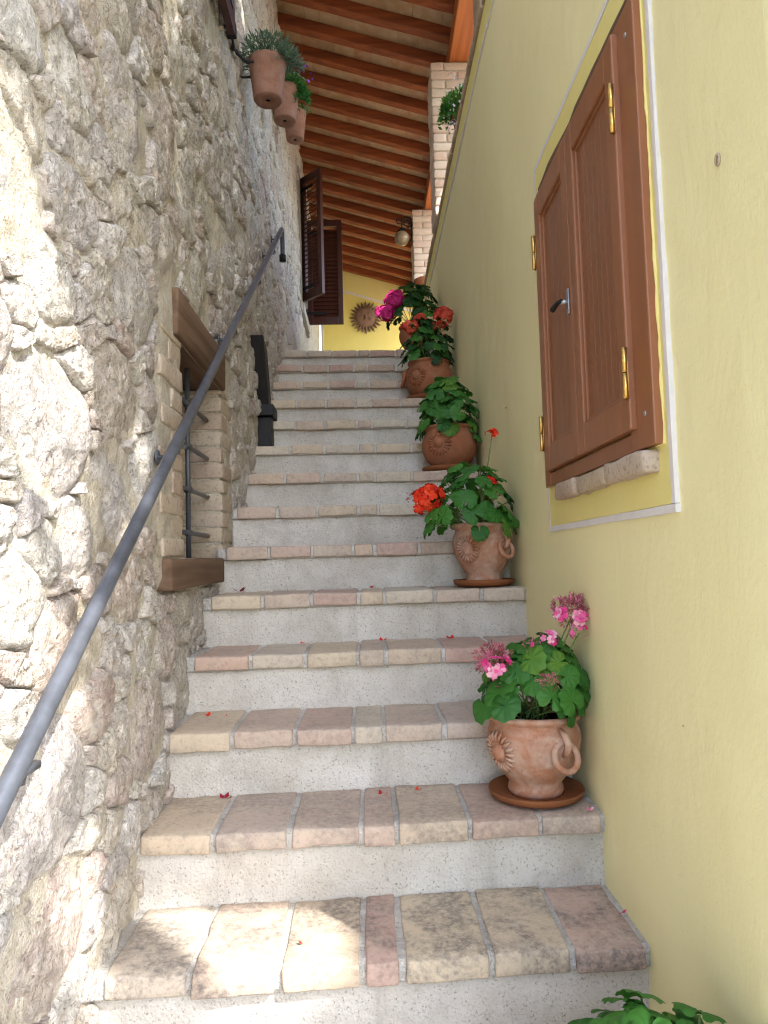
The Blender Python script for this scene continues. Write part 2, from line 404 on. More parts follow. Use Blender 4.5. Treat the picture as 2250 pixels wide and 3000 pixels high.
# ------------------------------------------------------------------ stone house: mortar wall with rubble stones
house = thing('stone_house', (L_X, 2.0, 0), 'old house wall of rough pale rubble stone rising left of the stairs', 'stone house')
WIN = (2.345, 2.99, 1.605, 2.31)        # barred window opening  y0 y1 z0 z1
UPW = (7.05, 7.72, 4.16, 5.38)          # shuttered window on the landing
NOST = [(2.07, 3.20, 1.50, 2.48), (6.88, 7.9, 4.05, 5.5)]    # rectangles kept free of rubble
WY0, WY1, WZ1 = -0.6, END_Y, 6.3
def stair_line(y): return np.maximum(0, Z1+(y-Y1)/TD*TR-0.30) if np.isscalar(y) else np.maximum(0, Z1+(y-Y1)/TD*TR-0.30)
def wall_bulge(y, z):
    P = np.stack([np.zeros_like(y), y, z], -1)
    return 0.014*vnoise(P, 1.1, 5)+0.006*vnoise(P, 3.1, 9)
def mortar_wall():
    ys = np.concatenate([np.arange(WY0, 1.0, .05), np.arange(1.0, 3.4, .0125), np.arange(3.4, 5.4, .022), np.arange(5.4, WY1+.03, .04)])
    zs = np.concatenate([np.arange(0, 3.2, .0145), np.arange(3.2, WZ1, .028)])
    # snap grid lines to the openings
    for v in (WIN[0], WIN[1], UPW[0], UPW[1]): ys[np.argmin(abs(ys-v))] = v
    for v in (WIN[2], WIN[3], UPW[2], UPW[3]): zs[np.argmin(abs(zs-v))] = v
    ys[-1] = WY1
    Y, Z = np.meshgrid(ys, zs, indexing='ij'); P = np.stack([0*Y, Y, Z], -1)
    h = wall_bulge(Y, Z)+0.006*fbm(P, 6, 21, 4, .6)+0.004*fbm(P, 30, 33, 3)
    X = L_X+h-0.0050
    flat = np.zeros_like(X)
    for a, b, c, d in NOST:
        m = np.clip(np.minimum(np.minimum(Y-a, b-Y), np.minimum(Z-c, d-Z))/.05, 0, 1); X = X*(1-m)+(L_X+.001+.003*fbm(P, 12, 3, 3))*m
    V = np.stack([X, Y, Z], -1).reshape(-1, 3); ny, nz = X.shape
    I, J = np.meshgrid(np.arange(ny-1), np.arange(nz-1), indexing='ij')
    yc = (ys[:-1]+ys[1:])/2; zc = (zs[:-1]+zs[1:])/2; YC, ZC = np.meshgrid(yc, zc, indexing='ij')
    keep = ZC > np.minimum(Z1+(YC-Y1)/TD*TR-0.55, LAND_Z-.2)
    keep &= (YC < 5.4) | (ZC > LAND_Z-.2)
    for a, b, c, d in (WIN, UPW): keep &= ~((YC > a) & (YC < b) & (ZC > c) & (ZC < d))
    a = (I*nz+J)[keep]; b = ((I+1)*nz+J)[keep]; c = ((I+1)*nz+J+1)[keep]; d = (I*nz+J+1)[keep]
    F = np.stack([a, b, c, d], -1)
    used = np.zeros(len(V), bool); used[F.ravel()] = True; mp = np.cumsum(used)-1
    return obj('wall', V[used], mp[F], M['mortar'], house, True)
wall = mortar_wall()
# body of the house behind the mortar face (thickness, far ends, roof)
mb = MB()
mb.add(*box((L_X-5, WY0, 0), (L_X-.40, END_Y, WZ1)))
mb.make('house_body', M['mortar'], house)
mb = MB()
for (a, b) in (((L_X-.40, WY0, 0), (L_X-.03, WY0+.03, WZ1)), ((L_X-.40, WY0, WZ1-.03), (L_X-.03, END_Y, WZ1))): mb.add(*box(a, b))
mb.make('wall_end', M['mortar'], house)
rf = MB(); rf.add([(L_X+.12, WY0-.3, WZ1-.02), (L_X+.12, END_Y+.2, WZ1-.02), (L_X-5, END_Y+.2, WZ1+1.6), (L_X-5, WY0-.3, WZ1+1.6), (L_X+.12, WY0-.3, WZ1+.12), (L_X+.12, END_Y+.2, WZ1+.12), (L_X-5, END_Y+.2, WZ1+1.74), (L_X-5, WY0-.3, WZ1+1.74)], box((0, 0, 0), (1, 1, 1))[1])

def clip(poly, nx, ny, c):
    """keep the part of a convex polygon with nx*x+ny*y <= c"""
    out = []; m = len(poly)
    for i in range(m):
        p, q = poly[i], poly[(i+1) % m]; dp = nx*p[0]+ny*p[1]-c; dq = nx*q[0]+ny*q[1]-c
        if dp <= 0: out.append(p)
        if (dp < 0 < dq) or (dq < 0 < dp):
            t = dp/(dp-dq); out.append((p[0]+t*(q[0]-p[0]), p[1]+t*(q[1]-p[1])))
    return out
AS = 1.45        # stones are wider than tall
def rubble():
    r_ = np.random.default_rng(11); pts = []; cell = {}
    def near(y, z, R):
        for i in range(int((y-R)//.3), int((y+R)//.3)+1):
            for j in range(int((z-R)//.3), int((z+R)//.3)+1):
                for q in cell.get((i, j), ()): yield q
    sizes = [.20]*500+[.14]*3000+[.088]*9000+[.062]*22000+[.045]*16000
    for s in sizes:
        y = r_.uniform(WY0+.05, WY1-.05); z = r_.uniform(0.05, WZ1-.05)
        s *= r_.uniform(.85, 1.15)
        if z < Z1+(y-Y1)/TD*TR-.35 or (y > 5.4 and z < LAND_Z-.1): continue
        if any(a-.0 < y < b+.0 and c-.0 < z < d+.0 for a, b, c, d in NOST): continue
        zz = z*AS
        ok = True
        for (qy, qz, qs) in near(y, zz, s+.25):
            if (qy-y)**2+(qz-zz)**2 < (.68*(s+qs))**2: ok = False; break
        if not ok: continue
        pts.append((y, zz, s)); cell.setdefault((int(y//.3), int(zz//.3)), []).append((y, zz, s))
    stones = []
    for (y, zz, s) in pts:
        R = min(2.0*s+.02, .34); poly = [(y-R, zz-R), (y+R, zz-R), (y+R, zz+R), (y-R, zz+R)]
        for k in range(4):
            a = r_.uniform(0, 6.283); poly = clip(poly, math.cos(a), math.sin(a), y*math.cos(a)+zz*math.sin(a)+s*r_.uniform(1.25, 1.9))
        for (qy, qz, qs) in near(y, zz, R+.34):
            if qy == y and qz == zz: continue
            dx, dz = qy-y, qz-zz; d2 = dx*dx+dz*dz; d = math.sqrt(d2)
            if d > 2*R+.3: continue
            t = (d2+s*s-qs*qs)/(2*d); poly = clip(poly, dx/d, dz/d, (dx*y+dz*zz)/d+t-.0025)
            if len(poly) < 3: break
        if len(poly) < 3: continue
        poly = [(p[0], p[1]/AS) for p in poly]; z = zz/AS
        for a, b, c, d in NOST:
            ys_ = [p[0] for p in poly]; zs_ = [p[1] for p in poly]
            if max(ys_) > a and min(ys_) < b and max(zs_) > c and min(zs_) < d:
                g = [(a-y, -1), (y-b, 1), (c-z, -2), (z-d, 2)]; gv, side = max(g)
                if side == -1: poly = clip(poly, 1, 0, a)
                elif side == 1: poly = clip(poly, -1, 0, -b)
                elif side == -2: poly = clip(poly, 0, 1, c)
                else: poly = clip(poly, 0, -1, -d)
        if len(poly) < 3: continue
        cy = sum(p[0] for p in poly)/len(poly); cz = sum(p[1] for p in poly)/len(poly)
        if max(p[0] for p in poly)-min(p[0] for p in poly) < .03: continue
        stones.append((cy, cz, poly))
    return stones
def stone_mesh(cy, cz, poly, seg, rings, seed):
    r_ = np.random.default_rng(seed)
    ang = np.linspace(0, 2*np.pi, seg, endpoint=False)+r_.uniform(0, .3)
    d = np.stack([np.cos(ang), np.sin(ang)], -1); rad = np.full(seg, 9.0)
    P = np.array(poly); m = len(P)
    for i in range(m):
        p, q = P[i], P[(i+1) % m]; e = q-p; nrm = np.array([e[1], -e[0]]); L = np.linalg.norm(nrm)
        if L < 1e-9: continue
        nrm /= L; c = nrm@(p-(cy, cz))
        if c < 0: nrm = -nrm; c = -c
        dn = d@nrm; ok = dn > 1e-6; rad[ok] = np.minimum(rad[ok], c/dn[ok])
    rad = np.minimum(rad, .30)
    if seg < 16: rad = .5*rad+.25*(np.roll(rad, 1)+np.roll(rad, -1))
    size = rad.mean(); rad = rad*(1+.03*r_.standard_normal(seg))
    rho = np.concatenate([np.linspace(.0, .90, rings)[1:], [.97, 1.05]])
    tilt = r_.normal(0, .06, 2); proud = r_.uniform(.004, .014) if r_.random() < .85 else r_.uniform(.012, .020)
    planes = [(r_.normal(0, .8, 2), r_.uniform(.1, .8)*.02) for _ in range(6)]
    U = np.concatenate([[[0, 0]], (rho[:, None, None]*(rad[:, None]*d)[None]).reshape(-1, 2)])
    rr = np.concatenate([[0], np.repeat(rho, seg)])
    h = proud+U@tilt
    for g, o in planes: h = np.minimum(h, proud+U@g*.13+o*.4+.002)
    PP = np.stack([np.full(len(U), seed*.37), cy+U[:, 0], cz+U[:, 1]], -1)
    h = h+(.004*fbm(PP, 15, 3, 3, .6)-.011*np.abs(fbm(PP, 20, 13, 4, .65))+.005)*min(1, size/.06)+.003*fbm(PP, 70, 8, 2)
    edge = np.clip((rr-.86)/.19, 0, 1)
    h = h*(1-edge**2)-.011*edge**2
    Y = cy+U[:, 0]; Z = cz+U[:, 1]
    X = L_X+wall_bulge(Y, Z)+h
    V = np.stack([X, Y, Z], -1); F = []; nr = len(rho)
    for k in range(seg): F.append((0, 1+k, 1+(k+1) % seg))
    for i in range(nr-1):
        for k in range(seg):
            k2 = (k+1) % seg; a = 1+i*seg; F.append((a+k, a+seg+k, a+seg+k2, a+k2))
    return V, F
stones = rubble()
def view_size(s):
    cy, cz, poly = s
    if not (1.15 < cy < 6.5) or cz < Z1+(cy-Y1)/TD*TR-.05: return 0
    zt = 1.58+(cy)*.80; zb = 1.58-cy*.70
    if cz > zt or cz < zb: return 0
    P = np.array(poly); a = (P[:, 0].max()-P[:, 0].min())*(P[:, 1].max()-P[:, 1].min())
    return a/(cy*cy*cy)
order = sorted(range(len(stones)), key=lambda i: -view_size(stones[i]))
rest = MB(); r_t = np.random.default_rng(5)
for rank, i in enumerate(order):
    cy, cz, poly = stones[i]; tnt = float(r_t.random())
    if rank < 298:
        V, F = stone_mesh(cy, cz, poly, 30, 10, i+1)
        obj('stone', V, F, M['stone'], wall, True, tint=tnt)
    else:
        near_ = 1.0 < cy < 4.5
        V, F = stone_mesh(cy, cz, poly, 18 if near_ else 10, 6 if near_ else 3, i+1); rest.add(V, F, tnt)
tag(rest.make('rubble_stones', M['stone'], wall, True), kind='stuff')
print('stones', len(stones), 'rest verts', rest.n)
rf.make('house_roof', M['tile'], house)

# ------------------------------------------------------------------ barred window in the stone wall
bw = thing('barred_window', (L_X, 2.667, WIN[2]), 'small barred window with wooden lintel and brick jambs in the stone wall', 'window')
a0, a1, b0, b1 = WIN
V, F = rbox((L_X-.22, 2.255, 2.312), (L_X+.020, 3.025, 2.468), .008, (3, 12, 4), .003, 6, 3); obj('lintel', V, F, M['oldwood'], bw, True)
V, F = rbox((L_X-.10, 2.115, 1.508), (L_X+.030, 2.885, 1.602), .008, (3, 12, 4), .004, 5, 8); obj('sill', V, F, M['oldwood'], bw, True)
V, F = box((L_X-.30, a0-.05, b0-.02), (L_X-.26, a1+.05, b1+.02)); obj('backing_board', V, F, M['louver'], bw)
V, F = box((L_X-.258, a0+.06, b0+.05), (L_X-.250, a1-.06, b1-.05)); obj('pane', V, F, M['glass'], bw)
zc = b0; k = 0; rb_ = np.random.default_rng(3)
while zc < b1-.02:                                                 # brick jambs, course by course
    hh = min(.066+rb_.uniform(-.006, .010), b1-zc)
    for side in (0, 1):
        Lb = [.24, .13][(k+side) % 2]+rb_.uniform(-.02, .02)
        if side == 0: ya, yb = a0-Lb, a0+.002
        else: ya, yb = a1-.002, a1+Lb*.85
        V, F = rbox((L_X-.13, ya, zc+.0035), (L_X+.005+rb_.uniform(-.003, .005), yb, zc+hh-.0035), .006, (5, 7, 4), .004, 14, k*7+side)
        obj('brick', V, F, M['wallbrick'], bw, True)
        V, F = rbox((L_X-.262, ya if side else a0-.09, zc+.006), (L_X-.142, a0+.0 if not side else a1+.09, zc+hh-.006), .006, (4, 3, 3), .003, 14, k*9+side)
        obj('brick', V, F, M['wallbrick'], bw, True)
    zc += hh; k += 1
mb = MB()
for side in (0, 1):
    ya, yb = (a0-.10, a0-.003) if side == 0 else (a1+.003, a1+.10)
    mb.add(*box((L_X-.30, ya, b0-.05), (L_X-.004, yb, b1)))
mb.add(*box((L_X-.28, a0-.05, b0-.06), (L_X-.10, a1+.05, b0-.004)))
mb.make('jamb_mortar', M['mortar'], bw)
for i, yb_ in enumerate((2.45, 2.66)):
    V, F = tube([(L_X-.055, yb_, b0-.01), (L_X-.055, yb_, b1+.02)], .0095, 8); o = obj('bar', V, F, M['iron'], bw, True)
for zc in (1.70, 1.86, 2.02, 2.18):
    V, F = tube([(L_X-.055, a0-.02, zc), (L_X-.055, a1+.03, zc)], .009, 8); o = obj('cross_bar', V, F, M['iron'], bw, True)
    mb = MB()
    for yb_ in (2.45, 2.66): mb.add(*ball((L_X-.055, yb_, zc), .0165, 8, 6))
    mb.make('bar_collar', M['iron'], o, True)

# ------------------------------------------------------------------ staircase
stair = thing('staircase', (0, Y1, 0), 'steep stone staircase with worn brick treads and grey rendered risers', 'staircase')
BW = [.166, .160, .158, .074, .168, .160, .150]; JN = .0125
N0, N1 = -2, 14
for n in range(N0, N1+1):
    zt = tread_z(n); zb = zt-.05; rs = np.random.default_rng(100+n)
    prev_t = tread_z(n-1) if n > N0 else 0.0
    # rough riser
    ya = nose(n)+.028
    V, F = rbox((L_X-.02, ya, prev_t-.03), (R_X+.02, ya+TD+.06, zb-.001), .006, (70, 2, 10), .0035, 9, n)
    V[:, 1] += SKEW*V[:, 0]
    riser = obj('riser', V, F, M['riser'], stair, True)
    # mortar bed that shows in the joints
    depth = TD+.04 if n < N1 else .34
    V, F = rbox((L_X-.015, nose(n)+.011, zb-.003), (R_X+.012, nose(n)+depth, zt-.0055), .008, (64, 10, 3), .0013, 14, n+50); V[:, 1] += SKEW*V[:, 0]
    bed = obj('tread_bed', V, F, M['joint'], stair, True)
    tot = sum(BW)+JN*8; x = L_X+.016+rs.uniform(0, .012); sc = (R_X-L_X-.02)/tot
    for i, w in enumerate(BW):
        w2 = w*sc+rs.uniform(-.007, .007); front = nose(n)+rs.uniform(-.005, .005)
        dz = rs.uniform(-.002, .002)
        x1 = min(x+w2, R_X-.004-rs.uniform(0, .01))
        V, F = rbox((x, front, zb+rs.uniform(-.004, .003)), (x1, nose(n)+depth-.012, zt+dz), .0042+rs.uniform(0, .002), (8, 10, 5), .0026, 15, n*13+i)
        # worn, rounded front arris
        fr = np.clip(1-(V[:, 1]-front)/.06, 0, 1); V[:, 2] -= np.where(V[:, 2] > zt-.02, fr**2*.003, 0)
        V[:, 1] += SKEW*V[:, 0]
        obj('brick', V, F, M['tread'], bed, True)
        x = x1+JN*sc+rs.uniform(-.003, .003)
# landing
V, F = box((L_X-.05, nose(N1)+.33, LAND_Z-.25), (R_X+.05, END_Y+.05, LAND_Z-.004))
tag(obj('landing_floor', V, F, M['riser']), kind='structure')

# ------------------------------------------------------------------ yellow house on the right
yh = thing('yellow_house', (R_X, 1.0, 0), 'pale yellow plastered house wall right of the stairs with parapet on top', 'house')
HY0 = 0.95
def plaster_wall():
    ys = np.concatenate([np.arange(HY0, 4, .03), np.arange(4, END_Y+.05, .1)]); zs = np.arange(0, 4.06, .03); zs[-1] = 4.045; ys[-1] = END_Y
    Y, Z = np.meshgrid(ys, zs, indexing='ij'); P = np.stack([0*Y, Y, Z], -1)
    X = R_X+.0035*fbm(P, 1.6, 4, 3)+.0012*fbm(P, 9, 6, 2)
    X = np.where(Y <= ys[0]+.001, R_X+.004, X)
    V = np.stack([X, Y, Z], -1).reshape(-1, 3); nz = len(zs); F = []
    for i in range(len(ys)-1):
        for j in range(nz-1): F.append((i*nz+j, i*nz+j+1, (i+1)*nz+j+1, (i+1)*nz+j))
    mb = MB(); mb.add(V, F)
    mb.add(*box((R_X+.012, HY0+.002, 0), (R_X+.34, END_Y, 4.043)))
    mb.add(*box((R_X+.34, HY0+.002, 0), (4.6, HY0+.34, 3.0)))
    mb.add(*box((4.26, HY0+.34, 0), (4.6, END_Y, 3.0)))
    mb.add(*box((R_X+.02, HY0+.003, 4.10), (R_X+2.6, 2.69, 6.4)))  # unseen upper storey, added to block sun from the left wall
    return mb.make('wall', M['plaster'], yh, False)
pw = plaster_wall()
V, F = box((R_X+.342, HY0-.1, 3.0), (4.8, END_Y, 3.12)); obj('terrace_slab', V, F, M['tile'], yh)
# brick coping of the parapet
cy = HY0; k = 0; rc = np.random.default_rng(8)
while cy < END_Y-.05:
    l = .235 if cy < 8 else .26
    V, F = rbox((R_X-.016-rc.uniform(0, .008), cy+.004, 4.046), (R_X+.36, min(cy+l-.004, END_Y-.003), PAR_Z+rc.uniform(-.003, .004)), .006, (4, 5, 3), .003, 12, k)
    obj('coping_brick', V, F, M['coping'], yh, True); cy += l; k += 1
def sheet(name, y0, y1, z0, z1, off, mat, parent=yh, th=.004):
    V, F = rbox((R_X-off, y0, z0), (R_X-off+th+.012, y1, z1), .001, (1, max(2, int((y1-y0)/.05)), max(2, int((z1-z0)/.05))), .0007, 8, int(y0*100)); return obj(name, V, F, mat, parent)
# painted borders: deeper yellow band with a white line
sheet('painted_band', 3.02, END_Y-.02, 3.93, 4.046, .006, M['band'])
sheet('painted_line', 3.02, END_Y-.02, 3.915, 3.93, .007, M['line'])
sheet('painted_band', HY0+.1, 3.0195, 3.915, 4.046, .006, M['band'])
sheet('painted_line', HY0+.1, 3.0195, 3.90, 3.915, .007, M['line'])
sheet('painted_band', 1.366, 2.288, 1.672, 2.846, .006, M['band'])
sheet('painted_line', 1.35, 2.304, 1.655, 1.672, .007, M['line'])
sheet('painted_line', 1.35, 1.366, 1.6725, 2.69, .007, M['line'])
sheet('painted_line', 1.335, 1.351, 2.6905, 2.86, .007, M['line'])
sheet('painted_line', 2.288, 2.304, 1.6725, 2.8455, .007, M['line'])
sheet('painted_line', 1.3515, 2.304, 2.846, 2.862, .007, M['line'])
V, F = torus((R_X-.0015, 1.131, 2.221), .0075, .0022, (1, 0, 0), 16, 6); obj('plaster_scar', (V-[R_X, 1.131, 2.221])*[1, .8, 1.2]+[R_X+.0012, 1.131, 2.221], F, M['wallbrick'], yh, True)
for (yy, zz, rr) in ((2.95, 2.2, .005), (1.38, 1.25, .0015)):
    V, F = ball((R_X-.003, yy, zz), rr, 8, 5, (1, 1, 1)); obj('plaster_scar', V, F, M['tile'], yh, True)

# ------------------------------------------------------------------ shuttered window on the yellow wall
sw = thing('shuttered_window', (R_X, 1.83, 1.75), 'closed pair of varnished brown wooden shutters on the yellow wall', 'window')
FX = 0.566; LX = 0.552
for (nm, a, b, ax) in (('frame_post', (FX, 1.383, 1.792), (R_X+.03, 1.508, 2.722), 2), ('frame_post', (FX, 2.19, 1.792), (R_X+.03, 2.252, 2.722), 2), ('frame_rail', (FX+.002, 1.5085, 1.792), (R_X+.03, 2.1895, 1.832), 1), ('frame_rail', (FX+.002, 1.5085, 2.70), (R_X+.03, 2.1895, 2.722), 1)):
    V, F = rbox(a, b, .003, (3, 3, 3)); obj(nm, V, F, M['frame'], sw)
V, F = box((R_X-.005, 1.51, 1.83), (R_X+.03, 2.19, 2.70)); obj('backing_board', V, F, M['louver'], sw)
V, F = rbox((R_X-.012, 1.40, 2.7235), (R_X+.06, 2.245, 2.768), .005, (3, 14, 4), .004, 9, 4); obj('lintel', V, F, M['oldwood'], sw, True)
for i, (y0, y1) in enumerate(((1.415, 1.66), (1.665, 1.905), (1.91, 2.12))):
    V, F = rbox((R_X-.036, y0, 1.742), (R_X+.05, y1-.004, 1.789), .008, (4, 8, 4), .005, 10, 40+i); obj('sill_brick', V, F, M['wallbrick'], sw, True)
V, F = rbox((R_X-.010, 1.380, 1.79), (R_X+.01, 2.256, 2.728), .002, (2, 40, 50), .0022, 40, 77); obj('rough_plaster_edge', V, F, M['band'], sw, True)
def shutter(y0, y1, z0, z1, lat):
    st = .052; V, F = rbox((LX, y0, z0), (LX+.028, y0+st, z1), .004, (3, 3, 3)); mb = MB(); mb.add(V, F)
    mb.add(*rbox((LX, y1-st, z0), (LX+.028, y1, z1), .004, (3, 3, 3)))
    mb.add(*rbox((LX+.0005, y0+st, z0), (LX+.0275, y1-st, z0+.075), .004, (3, 3, 3)))
    mb.add(*rbox((LX+.0005, y0+st, z1-.075), (LX+.0275, y1-st, z1), .004, (3, 3, 3)))
    # moulded inner edge
    for (a, b) in (((LX+.008, y0+st, z0+.075), (LX+.027, y0+st+.010, z1-.075)), ((LX+.008, y1-st-.010, z0+.075), (LX+.027, y1-st, z1-.075)), ((LX+.008, y0+st+.010, z0+.075), (LX+.027, y1-st-.010, z0+.085)), ((LX+.008, y0+st+.010, z1-.085), (LX+.027, y1-st-.010, z1-.075))):
        mb.add(*rbox(a, b, .003, (3, 3, 3)))
    s = mb.make('shutter', M['frame'], sw)
    nb = 7; w = (y1-y0-2*st-.02)/nb
    for i in range(nb):
        a = y0+st+.010+i*w
        V, F = rbox((LX+.014, a+.0003, z0+.085), (LX+.026, a+w-.0003, z1-.085), .0006, (3, 3, 3)); obj('board', V, F, M['shutter'], s)
    return s
sA = shutter(1.472, 1.8395, 1.836, 2.700, True); sB = shutter(1.8425, 2.192, 1.836, 2.700, False)
def hinge(y, z, s, h=.108):
    mb = MB()
    mb.add(*tube([(LX-.006, y, z-h/2), (LX-.006, y, z-.0015)], .0062, 12)); mb.add(*tube([(LX-.006, y, z+.0015), (LX-.006, y, z+h/2)], .0062, 12))
    mb.add(*rbox((LX-.002, y-.004, z-h/2), (LX+.0005, y+.014, z+h/2), .001, (2, 2, 2)))
    obj('hinge', *[np.concatenate(mb.V), mb.F], M['brass'], s, True)
for s, y in ((sA, 1.470), (sB, 2.196)):
    for z in (2.53, 1.955): hinge(y, z, s)
mb = MB(); mb.add(*rbox((LX-.005, 1.852, 2.215), (LX-.0005, 1.872, 2.285), .003, (3, 3, 4)))
mb.add(*tube([(LX-.002, 1.862, 2.25), (LX-.022, 1.862, 2.25)], .006, 10)); obj('latch_plate', np.concatenate(mb.V), mb.F, M['steel'], sB, True)
V, F = tube([(LX-.022, 1.856, 2.252), (LX-.026, 1.88, 2.254), (LX-.026, 1.93, 2.253)], [.005, .006, .008], 8); obj('latch_handle', V, F, M['blackiron'], sB, True)
for z in (1.86, 2.66):
    V, F = ball((FX-.0005, 1.425, z), .006, 10, 6, (.35, 1, 1)); obj('screw', V, F, M['steel'], sw, True)

# ------------------------------------------------------------------ porch roof on rafters over the landing
RS = 0.29
def roof_z(x): return 5.80-(x+0.6)*RS
RY0 = 4.85-6*.3035-.04; RX1 = 1.25
porch = thing('porch_roof', (0, 7, 5.4), 'timber porch roof of red-brown rafters and clay tiles above the landing', 'porch roof')
rs = np.random.default_rng(21)
raf = [RY0+.3035*k for k in range(26) if RY0+.3035*k < END_Y-.05]
for y in raf:
    V, F = rbox((L_X-.06, y-.038, 0), (RX1, y+.038, .088), .006, (14, 3, 3), .003, 5, int(y*100))
    V[:, 2] += roof_z(V[:, 0]); obj('rafter', V, F, M['rafter'], porch)
for i in range(len(raf)-1):                                         # flat clay tiles laid from rafter to rafter
    x = L_X-.05-rs.uniform(0, .06); j = 0
    while x < RX1-.02:
        w = rs.choice([.15, .15, .15, .22, .12])+rs.uniform(-.01, .01)
        V, F = box((x+.0012, raf[i]+.004, .090), (min(x+w-.0012, RX1), raf[i+1]-.004, .115)); V = np.array(V); V[:, 2] += roof_z(V[:, 0])+rs.uniform(-.002, .002)
        obj('tile', V, F, M['tile'], porch); x += w; j += 1
mb = MB(); V, F = box((L_X-.06, raf[0]-.05, .120), (RX1+.06, END_Y+.25, .20)); V = np.array(V); V[:, 2] += roof_z(V[:, 0]); obj('roof_deck', V, F, M['coping'], porch)
V, F = rbox((.70, raf[0]-.02, 5.275), (.86, END_Y, 5.405), .008, (4, 30, 4), .004, 3, 9); obj('beam', V, F, M['beam'], porch)

# ------------------------------------------------------------------ brick pillars on the parapet
def pillar(y0, y1, label, x0=.562, mat='pillarbrick', z0=PAR_Z+.004, ztop=5.272):
    p = thing('brick_pillar', (.72, (y0+y1)/2, z0), label, 'pillar', 'brick pillars carrying the porch beam')
    z = z0; k = 0; rp = np.random.default_rng(int(y0*10)); x1 = x0+.31
    V, F = box((x0+.012, y0+.012, z0), (x1-.012, y1-.012, ztop-.002)); obj('mortar_core', V, F, M['mortar'], p)
    nco = int(round((ztop-z0)/.068)); hh = (ztop-z0)/nco
    while k < nco:
        cut = x0+(.205 if k % 2 else .10)+rp.uniform(-.01, .01)
        for (a, b) in ((x0, cut-.005), (cut+.005, x1)):
            V, F = rbox((a+rp.uniform(0, .004), y0+rp.uniform(0, .005), z+.005), (b, y1, z+hh-.005), .006, (5, 4, 3), .003, 14, k*3+int(a*100)); obj('brick', V, F, M[mat], p, True)
        z += hh; k += 1
    return p
pillar(2.695, 3.38, 'weathered grey-brown brick pillar at top of frame beside the orange beam', mat='coping', x0=.590)
pillar(5.12, 5.43, 'pale brick pillar with a flowering pot beside it under the porch')
pillar(7.38, 7.69, 'pale brick pillar carrying the scroll lamp, farther along the parapet')

# ------------------------------------------------------------------ end wall with sun plaque
ew = thing('end_wall', (0, END_Y, LAND_Z), 'bright yellow plastered wall closing the far end of the landing', 'wall')
V, F = rbox((L_X+.02, END_Y, LAND_Z-.05), (R_X+1.2, END_Y+.25, 6.0), .004, (20, 2, 20), .002, 2, 3); obj('plaster', V, F, M['endplaster'], ew)
def esheet(name, pts, y, mat):
    V = [(x, y, z) for x, z in pts]+[(x, y+.012, z) for x, z in pts]; m = len(pts)
    F = [tuple(range(m)), tuple(range(2*m-1, m-1, -1))]+[(i, i+m, (i+1) % m+m, (i+1) % m) for i in range(m)]
    obj(name, V, F, mat, ew)
zr = lambda x: roof_z(x)+.0
esheet('painted_band', [(-.57, 5.55), (1.0, 5.05), (1.0, 5.5), (-.57, 5.9)], END_Y-.006, M['band'])
esheet('painted_line', [(-.545, 5.515), (1.0, 5.02), (1.0, 5.049), (-.545, 5.549)], END_Y-.007, M['line'])
esheet('painted_line', [(-.565, 3.2), (-.546, 3.2), (-.546, 5.549), (-.565, 5.549)], END_Y-.007, M['line'])
pc = np.array((.06, END_Y-.02, 5.04)); pq = thing('sun_plaque', pc, 'round terracotta sun face with pointed rays on the far yellow wall', 'wall plaque')
prof = [(.0, .065), (.06, .062), (.11, .050), (.140, .028), (.155, .010), (.157, 0)]
V, F = lathe(prof, (0, 0, 0), 32); V = np.stack([V[:, 0], -V[:, 2], V[:, 1]], 1)+pc; obj('face', V, F, M['plaque'], pq, True)
def ray_tri(a, r0, r1, w, h):
    c, s = math.cos(a), math.sin(a); t = np.array((-s, 0, c)); d = np.array((c, 0, s)); o = np.array((0, -1., 0))
    P = [pc+d*r0+t*w, pc+d*r0-t*w, pc+d*(r0*.45+r1*.55)-t*w*.8, pc+d*r1, pc+d*(r0*.45+r1*.55)+t*w*.8, pc+d*r0+o*h, pc+d*(r0*.4+r1*.6)+o*h*.8]
    return P, [(5, 1, 2, 6), (6, 2, 3), (6, 3, 4), (5, 6, 4, 0)]
for k in range(24):
    P, F = ray_tri(2*math.pi*k/24, .135, .250 if k % 2 == 0 else .232, .020, .034); obj('sun_ray', P, F, M['plaque'], pq)
V, F = torus(pc+(0, -.012, 0), .132, .016, (0, 1, 0), 32, 8); obj('face_ring', V, F, M['plaque'], pq, True)
for nm, c, r, sc in (('nose', (0, -.058, -.012), .026, (.7, .9, 1.5)), ('eye', (-.045, -.052, .028), .017, (1.4, .7, .8)), ('eye', (.045, -.052, .028), .017, (1.4, .7, .8)), ('mouth', (0, -.050, -.058), .020, (1.9, .6, .55)), ('cheek', (-.06, -.042, -.03), .026, (1, .6, 1)), ('cheek', (.06, -.042, -.03), .026, (1, .6, 1)), ('brow', (-.045, -.050, .055), .014, (2.2, .6, .6)), ('brow', (.045, -.050, .055), .014, (2.2, .6, .6))):
    V, F = ball(pc+np.array(c), r, 12, 8, (1, 1, 1)); V = (V-(pc+np.array(c)))*np.array(sc)*1.15+pc+np.array(c)+(0, -.008, 0); obj(nm, V, F, M['plaque'], pq, True)

